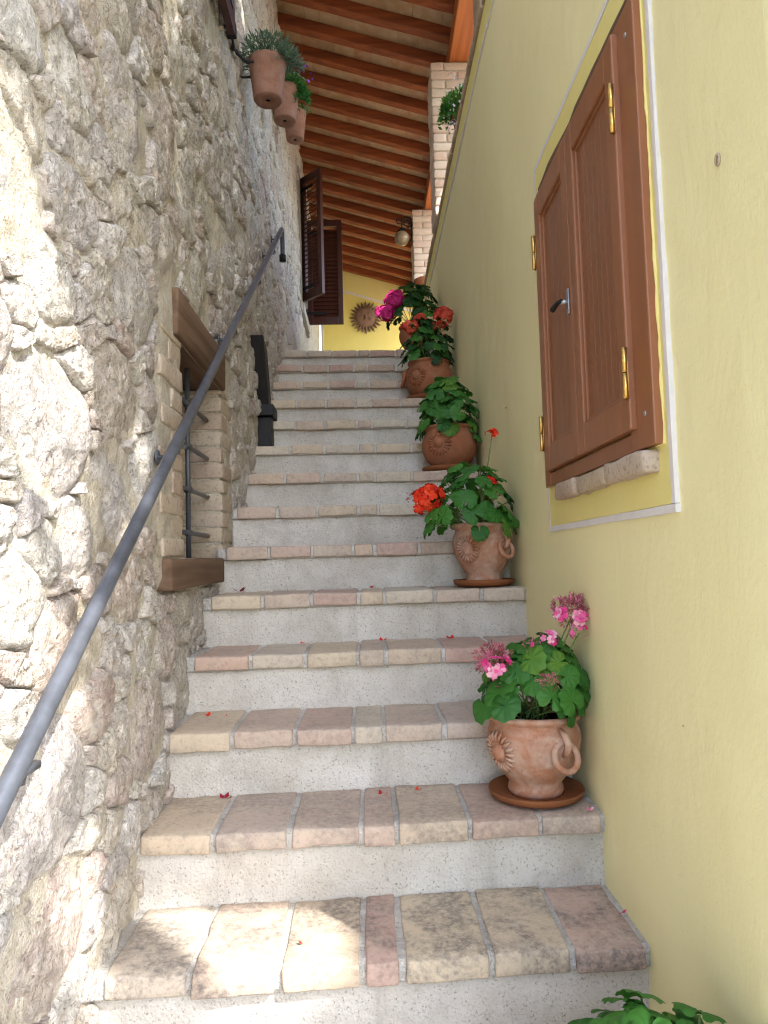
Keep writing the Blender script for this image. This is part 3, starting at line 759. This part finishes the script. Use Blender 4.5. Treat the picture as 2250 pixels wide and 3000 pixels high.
# ------------------------------------------------------------------ wall lamp
lc = np.array((.45, 7.44, 4.985)); lp = thing('wall_lamp', (.56, 7.5, 5.1), 'small globe lamp on black iron scrolls fixed to the far pillar', 'wall lamp')
V, F = ball(lc, .080, 18, 12); obj('globe', V, F, M['globe'], lp, True)
V, F = lathe([(.0, .11), (.02, .108), (.045, .085), (.05, .07)], lc, 16); obj('cap', V, F, M['blackiron'], lp, True)
sp = [lc+np.array((0, 0, .10)), lc+np.array((0, 0, .17))]+[lc+np.array((.055-.055*math.cos(t), 0, .17+.055*math.sin(t))) for t in np.linspace(.2, 4.6, 14)]
V, F = tube(sp, .007, 6); obj('scroll', V, F, M['blackiron'], lp, True)
for q_ in ((-.02, .0, .19), (.055, 0, .165)):
    V, F = torus(lc+np.array(q_), .032, .007, (0, 1, 0), 18, 6); obj('scroll', V, F, M['blackiron'], lp, True)
V, F = tube([lc+np.array((.0, 0, .14)), lc+np.array((.05, 0, .19)), lc+np.array((.115, .02, .17)), lc+np.array((.112, .02, .03)), lc+np.array((.09, .02, -.02))], .008, 6); obj('arm', V, F, M['blackiron'], lp, True)
V, F = rbox(lc+np.array((.100, -.03, -.06)), lc+np.array((.111, .07, .20)), .003, (3, 3, 3)); obj('back_plate', V, F, M['blackiron'], lp)

# ------------------------------------------------------------------ downpipe shoe in the stone wall
dp = thing('downpipe', (L_X+.02, 3.9, 2.35), 'short black iron downpipe with a collar on the stone wall', 'downpipe')
V, F = rbox((L_X-.03, 3.80, 2.42), (L_X+.075, 3.93, 2.80), .008, (3, 3, 6)); V[:, 2] -= np.where(V[:, 2] > 2.7, (V[:, 1]-3.80)*.35, 0); V[:, 1] += (2.76-V[:, 2])*.5
obj('pipe', V, F, M['blackiron'], dp)
V, F = rbox((L_X-.04, 3.945, 2.395), (L_X+.10, 4.13, 2.46), .006, (3, 3, 3)); obj('collar', V, F, M['blackiron'], dp)
V, F = rbox((L_X-.03, 3.97, 2.18), (L_X+.085, 4.105, 2.394), .008, (3, 3, 3)); obj('shoe', V, F, M['blackiron'], dp)

# ------------------------------------------------------------------ handrail
RXc = -.525
hr = thing('handrail', (RXc, 3.0, 2.4), 'dark round iron handrail sloping up along the stone wall', 'handrail')
p0 = np.array((RXc, 1.046, 1.255)); p1 = np.array((RXc, 4.80, 3.865)); dd = (p1-p0)/np.linalg.norm(p1-p0)
pts = [p0-dd*1.35]+[p0+(p1-p0)*t for t in np.linspace(0, .985, 14)]+[p1+np.array((-.003, .008, -.012)), p1+np.array((-.006, .035, -.03)), p1+np.array((-.008, .065, -.08)), p1+np.array((-.010, .085, -.13)), p1+np.array((-.012, .095, -.16))]
V, F = tube(pts, .0158, 20); obj('rail', V, F, M['iron'], hr, True)
V, F = tube([p1+np.array((-.012, .094, -.15)), p1+np.array((-.013, .10, -.195))], .023, 14); obj('end_cap', V, F, M['blackiron'], hr, True)
for t in (.02, .265, .50, .69, .86, .975):
    q = p0+(p1-p0)*t; mb = MB()
    mb.add(*tube([q+np.array((0, 0, -.018)), q+np.array((-.005, 0, -.045)), q+np.array((-.035, 0, -.058)), q+np.array((-.11, 0, -.058))], .0065, 8))
    mb.add(*rbox(q+np.array((-.012, -.03, -.032)), q+np.array((.012, .03, -.02)), .002, (2, 2, 2)))
    mb.add(*tube([q+np.array((-.066, 0, -.058)), q+np.array((-.060, 0, -.058))], .022, 12))
    mb.make('bracket', M['iron'], hr, True)

# ------------------------------------------------------------------ louvred window on the landing and its two open shutters
uw = thing('louvred_window', (L_X, 7.385, 4.16), 'window by the landing with two dark brown louvred shutters standing open', 'window')
a0, a1, b0, b1 = UPW
for nm, a, b in (('stone_jamb', (L_X-.2, a0-.15, b0-.10), (L_X+.022, a0-.002, b1+.12)), ('stone_jamb', (L_X-.2, a1+.002, b0-.10), (L_X+.022, a1+.15, b1+.12)), ('stone_sill', (L_X-.2, a0-.001, b0-.10), (L_X+.035, a1+.001, b0-.002)), ('stone_head', (L_X-.2, a0-.001, b1+.002), (L_X+.021, a1+.001, b1+.12))):
    V, F = rbox(a, b, .006, (3, 4, 6), .003, 8, 2); obj(nm, V, F, M['greystone'], uw)
V, F = box((L_X-.26, a0-.03, b0-.03), (L_X-.2, a1+.03, b1+.03)); obj('window_frame', V, F, M['louver'], uw)
V, F = box((L_X-.198, a0+.05, b0+.05), (L_X-.19, a1-.05, b1-.05)); obj('pane', V, F, M['glass'], uw)
def louver(hinge, ang, w, z0, z1, tilt=.6, name='shutter', parent=None):
    """leaf hinged at (x,y), pointing along ang; slats in a frame"""
    c, s = math.cos(ang), math.sin(ang); hx, hy = hinge
    def T(V):
        V = np.array(V, float); return np.stack([hx+V[:, 0]*c-V[:, 1]*s, hy+V[:, 0]*s+V[:, 1]*c, V[:, 2]], 1)
    mb = MB(); st = .055; th = .018
    for a, b in (((0, -th, z0), (st, th, z1)), ((w-st, -th, z0), (w, th, z1)), ((st, -th+.001, z0), (w-st, th-.001, z0+.08)), ((st, -th+.001, z1-.07), (w-st, th-.001, z1))):
        V, F = rbox(a, b, .003, (3, 3, 3)); mb.add(T(V), F)
    f = mb.make(name, M['louver'], parent)
    z = z0+.10; k = 0
    while z < z1-.09:
        V, F = box((st-.004, -.026, -.004), (w-st+.004, .026, .004)); V = np.array(V)
        y_, z_ = V[:, 1].copy(), V[:, 2].copy(); V[:, 1] = y_*math.cos(tilt)-z_*math.sin(tilt); V[:, 2] = y_*math.sin(tilt)+z_*math.cos(tilt)+z
        obj('slat', T(V), F, M['louver'], f); z += .045
    for zz in (z0+.12, z1-.14):
        mb = MB(); V, F = box((-.03, -th-.006, zz-.016), (.20, -th-.001, zz+.016)); mb.add(T(V), F)
        V, F = tube([(-.012, -th-.004, zz-.045), (-.012, -th-.004, zz+.045)], .010, 8); mb.add(T(V), F)
        mb.make('strap_hinge', M['blackiron'], f)
    return f
louver((L_X+.03, 7.04), math.atan2(6.83-7.04, -.375-L_X-.03), .31, 4.165, 5.43, .6, 'shutter', uw)
louver((L_X+.02, 7.735), math.radians(-1), .385, 4.165, 5.335, 1.15, 'shutter', uw)
# open shutter of a window higher up, its lower corner in view
us = thing('upper_shutter', (L_X+.05, 2.8, 4.2), 'dark wooden shutter corner high on the stone wall at top left', 'shutter')
louver((L_X+.045, 2.45), math.radians(90), .68, 3.975, 5.1, .5, 'leaf', us)
V, F = rbox((L_X, 3.14, 4.02), (L_X+.05, 3.155, 4.09), .003, (2, 2, 2)); obj('shutter_hook', V, F, M['blackiron'], us)

# ------------------------------------------------------------------ plants
def leaf_mesh(name, lobes=9, seed=0, mat=None):
    """round scalloped geranium leaf, unit radius, pleated, notch at the stalk (-x)"""
    r_ = random.Random(seed); seg = lobes*4; V = [(0, 0, .0)]; F = []
    rings = (.35, .68, .9, 1.0)
    for q in rings:
        for k in range(seg):
            a = math.pi*(-1+2*(k+.5)/seg)*.955
            ph = (k % 4)/4.0; sc = 1-.11*(abs(math.cos(math.pi*(k+.5)*lobes/seg))**1.0)*(q**3)
            notch = 1-.35*max(0, (abs(a)-2.5)/.5)
            sc *= notch*(1+.05*math.sin(3*a+seed))
            z = -.26*q*q+.17*q**.8+.055*q*math.cos(2*math.pi*k/4.0+1.0)+.09*q*q*math.sin(2*a+seed*1.7)
            V.append((q*sc*math.cos(a), q*sc*math.sin(a), z))
    for k in range(seg-1): F.append((0, 1+k, 2+k))
    for i in range(len(rings)-1):
        for k in range(seg-1):
            a = 1+i*seg+k; F.append((a, a+seg, a+seg+1, a+1))
    me = bpy.data.meshes.new(name); me.from_pydata(V, [], F); me.update(); me.polygons.foreach_set('use_smooth', [True]*len(me.polygons)); me.materials.append(mat)
    return me
LEAVES = [leaf_mesh('leaf', 9+(i % 2), i, M['leaf']) for i in range(5)]
DARKS = [leaf_mesh('leaf', 9+(i % 2), i, M['darkleaf']) for i in range(4)]
def put_leaf(parent, me, pos, nrm, size, roll):
    n = Vector(nrm).normalized(); q = n.to_track_quat('Z', 'X'); o = bpy.data.objects.new('leaf', me); COL.objects.link(o)
    o.parent = parent; o.location = np.asarray(pos)-WORLD[parent.name]
    o.rotation_euler = (q.to_matrix() @ Matrix.Rotation(roll, 3, 'Z')).to_euler(); o.scale = (size, size, size); return o
def flower_head(parent, c, r, mat, seed=0, n=26, wilt=False, flat=.8, face=(0, -.35, .5)):
    r_ = np.random.default_rng(seed); mb = MB(); f = np.array(face)
    for i in range(n):
        d = r_.standard_normal(3); d /= np.linalg.norm(d); d = d+f*.8; d /= np.linalg.norm(d)
        p = np.asarray(c)+d*r*np.array((1, 1, flat))*r_.uniform(.45 if wilt else .75, 1.05); u, v, w = frame_on(d+r_.normal(0, .25, 3))
        L = r*(.42 if not wilt else .24)*r_.uniform(.8, 1.2); t = r_.random()
        a0 = r_.uniform(0, 6.28); npet = 5 if not wilt else 4
        for k in range(npet):
            a = a0+2*math.pi*k/npet+r_.normal(0, .12); e = math.cos(a)*u+math.sin(a)*v; g = np.cross(w, e); wd = L*(.40 if not wilt else .17)
            if wilt: P = [p, p+e*L*.5+g*wd+w*L*.5, p+e*L*.7*r_.uniform(.4, 1.2)+w*L*r_.uniform(.5, 1.5), p+e*L*.5-g*wd+w*L*.5]
            else: P = [p, p+e*L*.55+g*wd+w*L*.20, p+e*L*.95+g*wd*.7+w*L*.12, p+e*L*.95-g*wd*.7+w*L*.12, p+e*L*.55-g*wd+w*L*.20]
            mb.add(P, [tuple(range(len(P)))], min(1, max(0, t+r_.normal(0, .15))))
    return mb.make('flower_head', mat, parent)
def stem_to(mb, a, b, r=.0022, bend=.3):
    a = np.asarray(a, float); b = np.asarray(b, float); m = (a+b)/2; m[2] += bend*np.linalg.norm((b-a)[:2]); mb.add(*tube([a, a*.4+m*.6, m*.5+b*.5, b], r, 5))
def pot_body(parent, c, R, H, mat, rim=True, relief=True, ring_az=None, relief_az=None, seg=44, globe=False):
    """belly pot with rolled rim and foot; c = underside centre"""
    prof = [(.0, 0), (.56*R, 0), (.60*R, .012), (.59*R, .09*H), (.56*R, .15*H), (.66*R, .22*H), (.83*R, .36*H), (.955*R, .52*H), (1.0*R, .66*H), (.985*R, .76*H), (.93*R, .85*H), (.90*R, .885*H), (.93*R, .91*H), (1.0*R, .935*H), (1.02*R, .96*H), (1.0*R, .99*H), (.95*R, 1.0*H), (.89*R, .985*H), (.86*R, .93*H), (.84*R, .85*H)]
    if globe: prof = [(0, 0), (.50*R, 0), (.55*R, .012), (.57*R, .05*H), (.66*R, .11*H), (.82*R, .22*H), (.95*R, .38*H), (1.0*R, .54*H), (.985*R, .68*H), (.92*R, .80*H), (.85*R, .88*H), (.83*R, .91*H), (.86*R, .93*H), (.90*R, .95*H), (.91*R, .97*H), (.90*R, .99*H), (.87*R, 1.0*H), (.82*R, .985*H), (.79*R, .93*H), (.77*R, .85*H)]
    V, F = lathe(prof, c, seg, .002, int(c[1]*10)); b = obj('pot', V, F, mat, parent, True)
    def surf(az, zz, out=0.0):
        zs = [p[1] for p in prof[3:12]]; rs_ = [p[0] for p in prof[3:12]]; r = np.interp(zz, zs, rs_)+out
        return np.array((c[0]+r*math.cos(az), c[1]+r*math.sin(az), c[2]+zz))
    if ring_az is not None:
        t = surf(ring_az, .80*H, .006); nrm = np.array((math.cos(ring_az), math.sin(ring_az), 0)); rc = surf(ring_az, .56*H, .012)
        V, F = torus(rc, .037*R/.13, .0088*R/.13, nrm+np.array((0, 0, .35)), 26, 10); obj('ring_handle', V, F, mat, b, True)
        V, F = tube([surf(ring_az, .86*H, -.004), surf(ring_az, .80*H, .012), surf(ring_az, .72*H, .022), surf(ring_az, .63*H, .016), surf(ring_az, .56*H, .002)], [.007, .009, .010, .009, .006], 8); obj('ring_lug', V, F, mat, b, True)
    if relief_az is not None:
        for k in range(20):                                     # sun-flower relief: petals laid on the belly
            a = 2*math.pi*k/20; r0, r1 = .030*R/.13, .058*R/.13
            pts_ = []
            for rr, hh in ((r0, .002), ((r0+r1)/2, .0055), (r1, .001)):
                pts_.append(surf(relief_az+rr*math.cos(a)/(R*.95), .57*H+rr*math.sin(a), hh))
            V, F = tube(pts_, [.0035, .0052, .0035], 6); obj('relief_petal', V, F, mat, b, True)
        V, F = ball(surf(relief_az, .57*H, -.012), .027*R/.13, 14, 8); obj('relief_disc', V, F, mat, b, True)
    V, F = lathe([(0, .88*H), (.5*R, .885*H), (.855*R, .87*H)], c, 24); V[:, 2] += .004*fbm(V, 60, 3, 2); obj('soil', V, F, M['soil'], b, True)
    return b
def saucer(c, R, label):
    V, F = lathe([(0, 0), (.82*R, 0), (.95*R, .008), (1.0*R, .022), (.985*R, .026), (.94*R, .016), (.80*R, .010), (0, .010)], c, 40)
    return tag(obj('saucer', V, F, M['saucer'], None, True, origin=c), label, 'saucer', 'saucers under the potted geraniums')
def geranium(x, y, z, R, H, label, nleaf, top, spread, flowers, seed, mat='pot', relief_az=math.radians(207), ring_az=math.radians(-66), leaves=None, lsize=(.032, .05), sauc=None, lean=(0, 0), off=(0, 0), droop=.03, globe=False):
    z0 = z
    if sauc: saucer((x, y, z+.002), R*1.03, sauc); z0 = z+.0125
    t = thing('potted_geranium', (x, y, z0), label, 'potted plant', 'potted geraniums on the stairs')
    pot_body(t, (x, y, z0), R, H, M[mat], ring_az=ring_az, relief_az=relief_az, globe=globe)
    r_ = np.random.default_rng(seed); zs = z0+.90*H; mb = MB(); px_, py_ = x, y; x += off[0]; y += off[1]; LV = leaves or LEAVES
    for i in range(nleaf):
        u = (i+.5)/nleaf; az = i*2.39996+r_.normal(0, .25); el = math.asin(u**.85)          # dome of leaves
        rr = spread*(math.cos(el)*.95+.10)*r_.uniform(.78, 1.05); hz = top*(.16+.84*math.sin(el))*r_.uniform(.85, 1.0)-droop*max(0, math.cos(el)-.55)*2.2*r_.uniform(.3, 1.0)
        p = np.array((x+lean[0]*hz+rr*math.cos(az), y+lean[1]*hz+rr*math.sin(az), zs+hz))
        s = r_.uniform(*lsize)
        if p[0]+s*.6 > R_X-.004: p[0] = R_X-.006-s*r_.uniform(.35, .6)
        n = np.array((math.cos(az)*(.25+.75*math.cos(el)), math.sin(az)*(.25+.75*math.cos(el)), .35+.85*math.sin(el)))+r_.normal(0, .22, 3)
        n[1] -= .15
        put_leaf(t, LV[int(r_.integers(len(LV)))], p, n, s, math.atan2(p[1]-y, p[0]-x)+r_.normal(0, .4) if False else r_.uniform(-3.1, 3.1))
        if i % 2 == 0: stem_to(mb, (x+r_.normal(0, .02), y+r_.normal(0, .02), zs-.01), p-n/np.linalg.norm(n)*.004, .0020, .15)
    for k, (fx, fy, fz, fr, fm, wl, nn) in enumerate(flowers):
        flower_head(t, (fx, fy, fz), fr, M[fm], seed*10+k, nn, wl); stem_to(mb, (x+r_.normal(0, .02), y+r_.normal(0, .02), zs+.02), (fx, fy, fz-fr*.3), .0024, .1)
    mb.make('stems', M['stem'], t, True)
    return t
geranium(.448, 2.035, tread_z(2), .128, .222, 'pink geranium in a pale ring handled belly pot, nearest whole pot on the stairs', 60, .235, .150,
    [(.556, 1.99, 1.425, .050, 'wilt', True, 190), (.548, 1.96, 1.405, .048, 'pink', False, 7), (.330, 1.945, 1.295, .045, 'pink', False, 9), (.566, 1.96, 1.375, .026, 'pink', False, 10), (.488, 1.98, 1.352, .026, 'pink', False, 10), (.434, 1.97, 1.335, .024, 'wilt', True, 45), (.445, 1.95, 1.340, .014, 'pink', False, 4), (.328, 1.97, 1.305, .048, 'wilt', True, 150), (.345, 1.96, 1.250, .024, 'pink', False, 8), (.458, 1.885, 1.252, .028, 'wilt', True, 60)], 3, lsize=(.036, .056), off=(-.005, -.01), droop=.0, lean=(.15, 0),
    sauc='brown saucer under the pink geranium pot nearest the camera')
geranium(.455, 2.85, tread_z(5), .118, .235, 'scarlet geranium in a ring handled terracotta pot below the shuttered window', 62, .27, .175,
    [(.245, 2.80, 1.815, .058, 'red', False, 46), (.205, 2.80, 1.775, .028, 'red', False, 12), (.182, 2.81, 1.818, .030, 'crimson', True, 34), (.500, 2.80, 2.062, .026, 'red', False, 14), (.480, 2.76, 1.872, .028, 'red', False, 12), (.488, 2.75, 1.815, .034, 'crimson', True, 44)], 5, lsize=(.034, .052), off=(-.045, -.02), droop=.08, relief_az=math.radians(229), ring_az=math.radians(-54),
    sauc='brown saucer under the scarlet geranium pot')
geranium(.435, 3.68, tread_z(8), .142, .225, 'leafy dark green geranium without flowers in a brown terracotta pot', 62, .29, .160, [], 8, mat='potdark', ring_az=None, relief_az=math.radians(241), lsize=(.036, .056), droop=.09, globe=True,
    sauc='brown saucer under the flowerless green geranium')
geranium(.420, 4.51, tread_z(11), .150, .245, 'coral flowered geranium in a dark terracotta pot near the top step', 58, .36, .165,
    [(.515, 4.42, 3.10, .058, 'coral', False, 40), (.488, 4.40, 3.02, .052, 'coral', True, 60), (.300, 4.42, 3.03, .050, 'coral', False, 26), (.318, 4.42, 2.985, .03, 'coral', False, 12), (.370, 4.43, 3.085, .040, 'coral', False, 16)], 11, mat='potdark', ring_az=math.radians(175), relief_az=math.radians(230), lsize=(.038, .058), leaves=LEAVES[:2]+DARKS, droop=.09, globe=True,
    sauc='brown saucer under the coral geranium pot')
geranium(.400, 5.36, tread_z(14), .120, .22, 'dark leaved geranium with magenta flower heads on the top step', 60, .37, .20,
    [(.250, 5.25, 3.515, .072, 'magenta', False, 60), (.178, 5.25, 3.41, .070, 'magenta', False, 56)], 14, mat='potdark', ring_az=None, relief_az=None, lsize=(.042, .064), leaves=DARKS)
geranium(.435, 1.17, tread_z(-1), .128, .222, 'green geranium tops at the bottom right corner of the picture', 84, .30, .195, [], 17, lsize=(.036, .054), off=(-.005, 0), droop=.0)

def foliage(parent, c, n, rad, mats, L=(.03, .05), w=.006, seed=0, droop=.0, hflat=.7, flowers=None):
    r_ = np.random.default_rng(seed); mb = MB()
    for i in range(n):
        d = r_.standard_normal(3); d[2] = abs(d[2]); d /= np.linalg.norm(d); q = r_.random()**.5
        p = np.asarray(c)+d*rad*q*np.array((1, 1, hflat)); p[2] -= droop*max(0, q-.4)*r_.random()
        e = d+r_.normal(0, .55, 3); e /= np.linalg.norm(e); g = np.cross(e, r_.standard_normal(3)); g /= np.linalg.norm(g); l = r_.uniform(*L)
        mb.add([p, p+e*l*.5+g*w, p+e*l, p+e*l*.5-g*w], [(0, 1, 2, 3)])
    o = mb.make('foliage', mats, parent); tag(o, kind='stuff')
    return o
# three pots in iron rings on the stone wall
hp = [(3.56, .098, 'nearest of three, trailing silvery narrow leaves', 'greyleaf'), (4.38, .095, 'middle one with violet flowers above its rim', 'leaf'), (5.08, .085, 'farthest of three, mostly hidden by the others', 'leaf')]
for i, (y, R, lab, lm) in enumerate(hp):
    zb = (3.945, 4.355, 4.655)[i]; H = .205; c = (-.450, y, zb)
    t = thing('hanging_pot', c, 'terracotta pot hung on the stone wall, '+lab, 'flower pot', 'terracotta pots hung on the stone wall')
    V, F = lathe([(.012, .004), (.014, 0), (.70*R, 0), (.74*R, .006), (.78*R, .04), (.92*R, .15), (.98*R, .19), (R*1.02, H), (.95*R, H), (.88*R, H-.03)], c, 36); b = obj('pot', V, F, M['potwall'], t, True)
    V, F = lathe([(0, .01), (.014, .006)], c, 10); obj('drain_hole', V, F, M['soil'], b, True)
    V, F = lathe([(0, H-.02), (.9*R, H-.022)], c, 20); obj('soil', V, F, M['soil'], b, True)
    cc = (c[0]+.01, y, zb+H)
    if i == 0:
        foliage(t, cc, 1000, .145, M['greyleaf'], (.02, .05), .0045, 31, .02, .95)
        foliage(t, (c[0]+.10, y-.02, zb+H-.01), 420, .08, M['greyleaf'], (.02, .05), .0045, 32, .10, .9)
    elif i == 1:
        foliage(t, cc, 1100, .13, M['leaf'], (.022, .04), .006, 33, .02, .7); foliage(t, (c[0]+.10, y, zb+H-.03), 400, .06, M['leaf'], (.022, .04), .006, 34, .20, .8)
        for k in range(7): flower_head(t, (c[0]+.08+.03*(k % 4), y-.06+.02*k, zb+H+.09+.02*(k % 3)), .022, M['violet'], 60+k, 4)
    else: foliage(t, cc, 300, .06, M['leaf'], (.02, .035), .006, 35, .0, .5)
    br = thing('pot_bracket', (L_X, y-.30, zb+.13), 'black wrought iron bracket holding the '+('nearest', 'middle', 'farthest')[i]+' wall pot', 'bracket', 'iron brackets of the wall pots')
    tw = [(L_X+.015+.006*math.sin(s*9), y-.30+(.30-R*.9)*s*1.0, zb+.125+.012*math.sin(s*14)+.01*s) for s in np.linspace(0, 1, 16)]
    tw = [(p[0]+(c[0]-.05-L_X-.02)*max(0, s-.55)*2.0, p[1], p[2]) for p, s in zip(tw, np.linspace(0, 1, 16))]
    V, F = tube(tw, [.009+.003*math.sin(k*1.6) for k in range(16)], 7); obj('twisted_arm', V, F, M['blackiron'], br, True)
    V, F = tube([(L_X-.02, y, zb+.13), (c[0]-.87*R, y, zb+.13)], .007, 7); obj('wall_pin', V, F, M['blackiron'], br, True)
    V, F = rbox((L_X+.0, y-.33, zb+.12), (L_X+.045, y-.28, zb+.18), .004, (3, 3, 3)); obj('wall_plate', V, F, M['blackiron'], br)
# pots standing on the parapet
t = thing('parapet_pot', (.70, 4.25, PAR_Z), 'pot of trailing leaves and small white flowers on the parapet', 'flower pot')
V, F = lathe([(0, 0), (.075, 0), (.08, .01), (.105, .17), (.115, .175), (.115, .21), (.10, .21), (.095, .18)], (.70, 4.25, PAR_Z+.006), 30); obj('pot', V, F, M['potdark'], t, True)
foliage(t, (.67, 4.24, PAR_Z+.23), 900, .15, M['leaf'], (.025, .045), .010, 41, .03, .8); foliage(t, (.575, 4.22, PAR_Z+.20), 420, .065, M['leaf'], (.022, .04), .010, 42, .16, 1.0)
rf_ = np.random.default_rng(4)
for k in range(26):
    flower_head(t, (.60+rf_.normal(0, .04), 4.17+rf_.normal(0, .03), PAR_Z+.25+rf_.normal(0, .09)), .017, M['white'], 80+k, 4)
t = thing('parapet_pot', (.655, 6.95, PAR_Z), 'plain dark terracotta pot on the far end of the parapet', 'flower pot')
V, F = lathe([(0, 0), (.08, 0), (.085, .01), (.12, .18), (.13, .185), (.13, .23), (.115, .23), (.11, .19)], (.655, 6.95, PAR_Z+.006), 30); obj('pot', V, F, M['potdark'], t, True)
V, F = lathe([(0, .20), (.112, .198)], (.655, 6.95, PAR_Z+.006), 20); obj('soil', V, F, M['soil'], t, True)

# ------------------------------------------------------------------ fallen petals
names = {1: 'lowest brick tread in view', 2: 'tread of the pink geranium', 3: 'tread above the pink geranium', 4: 'tread below the scarlet geranium', 5: 'tread of the scarlet geranium', 0: 'cut-off step at the bottom edge'}
PET = [(-.518, 2.34, 3, 'red', .010), (-.57, 2.38, 3, 'red', .006), (-.46, 2.33, 3, 'red', .004), (-.424, 2.10, 2, 'crimson', .011), (.022, 2.09, 2, 'red', .008), (.121, 2.12, 2, 'red', .007), (.045, 2.66, 4, 'red', .011), (-.246, 2.65, 4, 'red', .0068), (.297, 2.66, 4, 'red', .012), (.23, 2.60, 4, 'red', .004), (-.10, 2.66, 4, 'red', .005), (-.52, 2.93, 5, 'crimson', .016), (.012, 2.92, 5, 'red', .009), (-.067, 1.44, 0, 'red', .008), (.555, 1.90, 2, 'pink', .007), (.575, 1.74, 1, 'magenta', .007), (-.162, 1.664, 1, 'red', .006)]
rp = np.random.default_rng(2)
seen = {}
for (x, y, n, mt, s0) in PET:
    s = s0*1.55
    z = tread_z(n)+.003+SKEW*0; mb = MB()
    for k in range(1 if s0 < .0065 else 3):
        a = rp.uniform(0, 6.28); e = np.array((math.cos(a), math.sin(a), .35)); g = np.array((-math.sin(a), math.cos(a), 0)); p = np.array((x, y, z))+rp.normal(0, .003, 3)*[1, 1, 0]
        mb.add([p, p+e*s*.6+g*s*.45, p+e*s*1.2+np.array((0, 0, s*.3)), p+e*s*.6-g*s*.45], [(0, 1, 2, 3)], rp.random())
    o = mb.make('fallen_petal', M[mt], None)
    where = 'left end of the ' if x < -.4 else 'left half of the ' if x < -.06 else 'middle of the ' if x < .1 else 'right half of the ' if x < .4 else 'right end of the '
    tag(o, ('tiny ' if s0 < .0045 else 'small ' if s0 < .0065 else '')+{'red': 'red', 'crimson': 'dark crimson', 'pink': 'pink', 'magenta': 'magenta'}[mt]+' fallen petal on the '+where+names[n], 'petal', 'fallen petals on the stairs')

# ------------------------------------------------------------------ unseen tree added behind the camera, crown cut to shape the sunlight
def tree():
    t = thing('unseen_shade_tree', (3.1, -2.6, 0), 'unseen leafy tree added beside the house end, crown cut open to shape sunlight on the stairs', 'tree')
    V, F = tube([(3.1, -2.6, -.05), (3.05, -2.55, 1.2), (2.9, -2.3, 2.6), (2.6, -2.0, 4.2), (2.2, -1.6, 5.6), (1.8, -1.3, 7.2)], [.17, .14, .12, .10, .07, .03], 12); obj('trunk', V, F, M['bark'], t, True)
    r_ = np.random.default_rng(9)
    for k in range(9):
        b = np.array((2.6, -2.0, 4.2)) if k < 5 else np.array((2.2, -1.6, 5.6)); a = k*2.4
        V, F = tube([b, b+np.array((math.cos(a)*.5, math.sin(a)*.5, .5)), b+np.array((math.cos(a)*1.2, math.sin(a)*1.2, 1.1+.2*(k % 3)))], [.05, .035, .012], 8); obj('limb', V, F, M['bark'], t, True)
    LIT = [(1.0, 2.45), (1.18, 2.45), (1.28, 2.41), (1.36, 2.30), (1.42, 2.16), (1.59, 2.02), (1.92, 1.98), (2.04, 1.87), (1.91, 1.61), (1.59, 1.25), (1.39, 1.10), (1.0, 1.0)]  # wall area to be sunlit; crown leaves in its sun path are removed
    def inpoly(y, z):
        c = np.zeros(len(y), bool); j = len(LIT)-1
        for i in range(len(LIT)):
            (yi, zi), (yj, zj) = LIT[i], LIT[j]
            c ^= ((zi > z) != (zj > z)) & (y < (yj-yi)*(z-zi)/(zj-zi+1e-12)+yi); j = i
        return c
    n = 30000; d = r_.standard_normal((n, 3)); d /= np.linalg.norm(d, axis=1, keepdims=True); q = r_.random(n)**.45
    C = np.array((-.5, 1.45, 1.9))+np.array(SUN)*6.6
    P = C+d*q[:, None]*np.array((1.9, 1.9, 1.55))*(1+.12*vnoise(d, 3, 4))[:, None]
    s = np.array(SUN); tt = (P[:, 0]-L_X)/s[0]; Q = P-tt[:, None]*s
    m = inpoly(Q[:, 1], Q[:, 2])
    gap = vnoise(np.stack([0*Q[:, 0], Q[:, 1], Q[:, 2]], 1), 5.5, 12)
    m &= gap > -.62                                        # leaves left inside the opening mottle the light
    t1 = (P[:, 2]-.735)/s[2]; Q1 = P-t1[:, None]*s
    m |= (((Q1[:, 0]+.42)/.37)**4+((Q1[:, 1]-1.665)/.20)**4 < 1.0)
    P = P[~m]; n = len(P)
    N = r_.standard_normal((n, 3)); N /= np.linalg.norm(N, axis=1, keepdims=True); A = np.cross(N, r_.standard_normal((n, 3))); A /= np.linalg.norm(A, axis=1, keepdims=True); B = np.cross(N, A)
    L = r_.uniform(.06, .10, (n, 1)); W_ = L*.36
    V = np.stack([P-A*L*.5, P+B*W_-A*L*.08, P+A*L*.5, P-B*W_-A*L*.08], 1).reshape(-1, 3); F = np.arange(4*n).reshape(n, 4)
    tag(obj('crown', V, F, M['treeleaf'], t), kind='stuff')
tree()
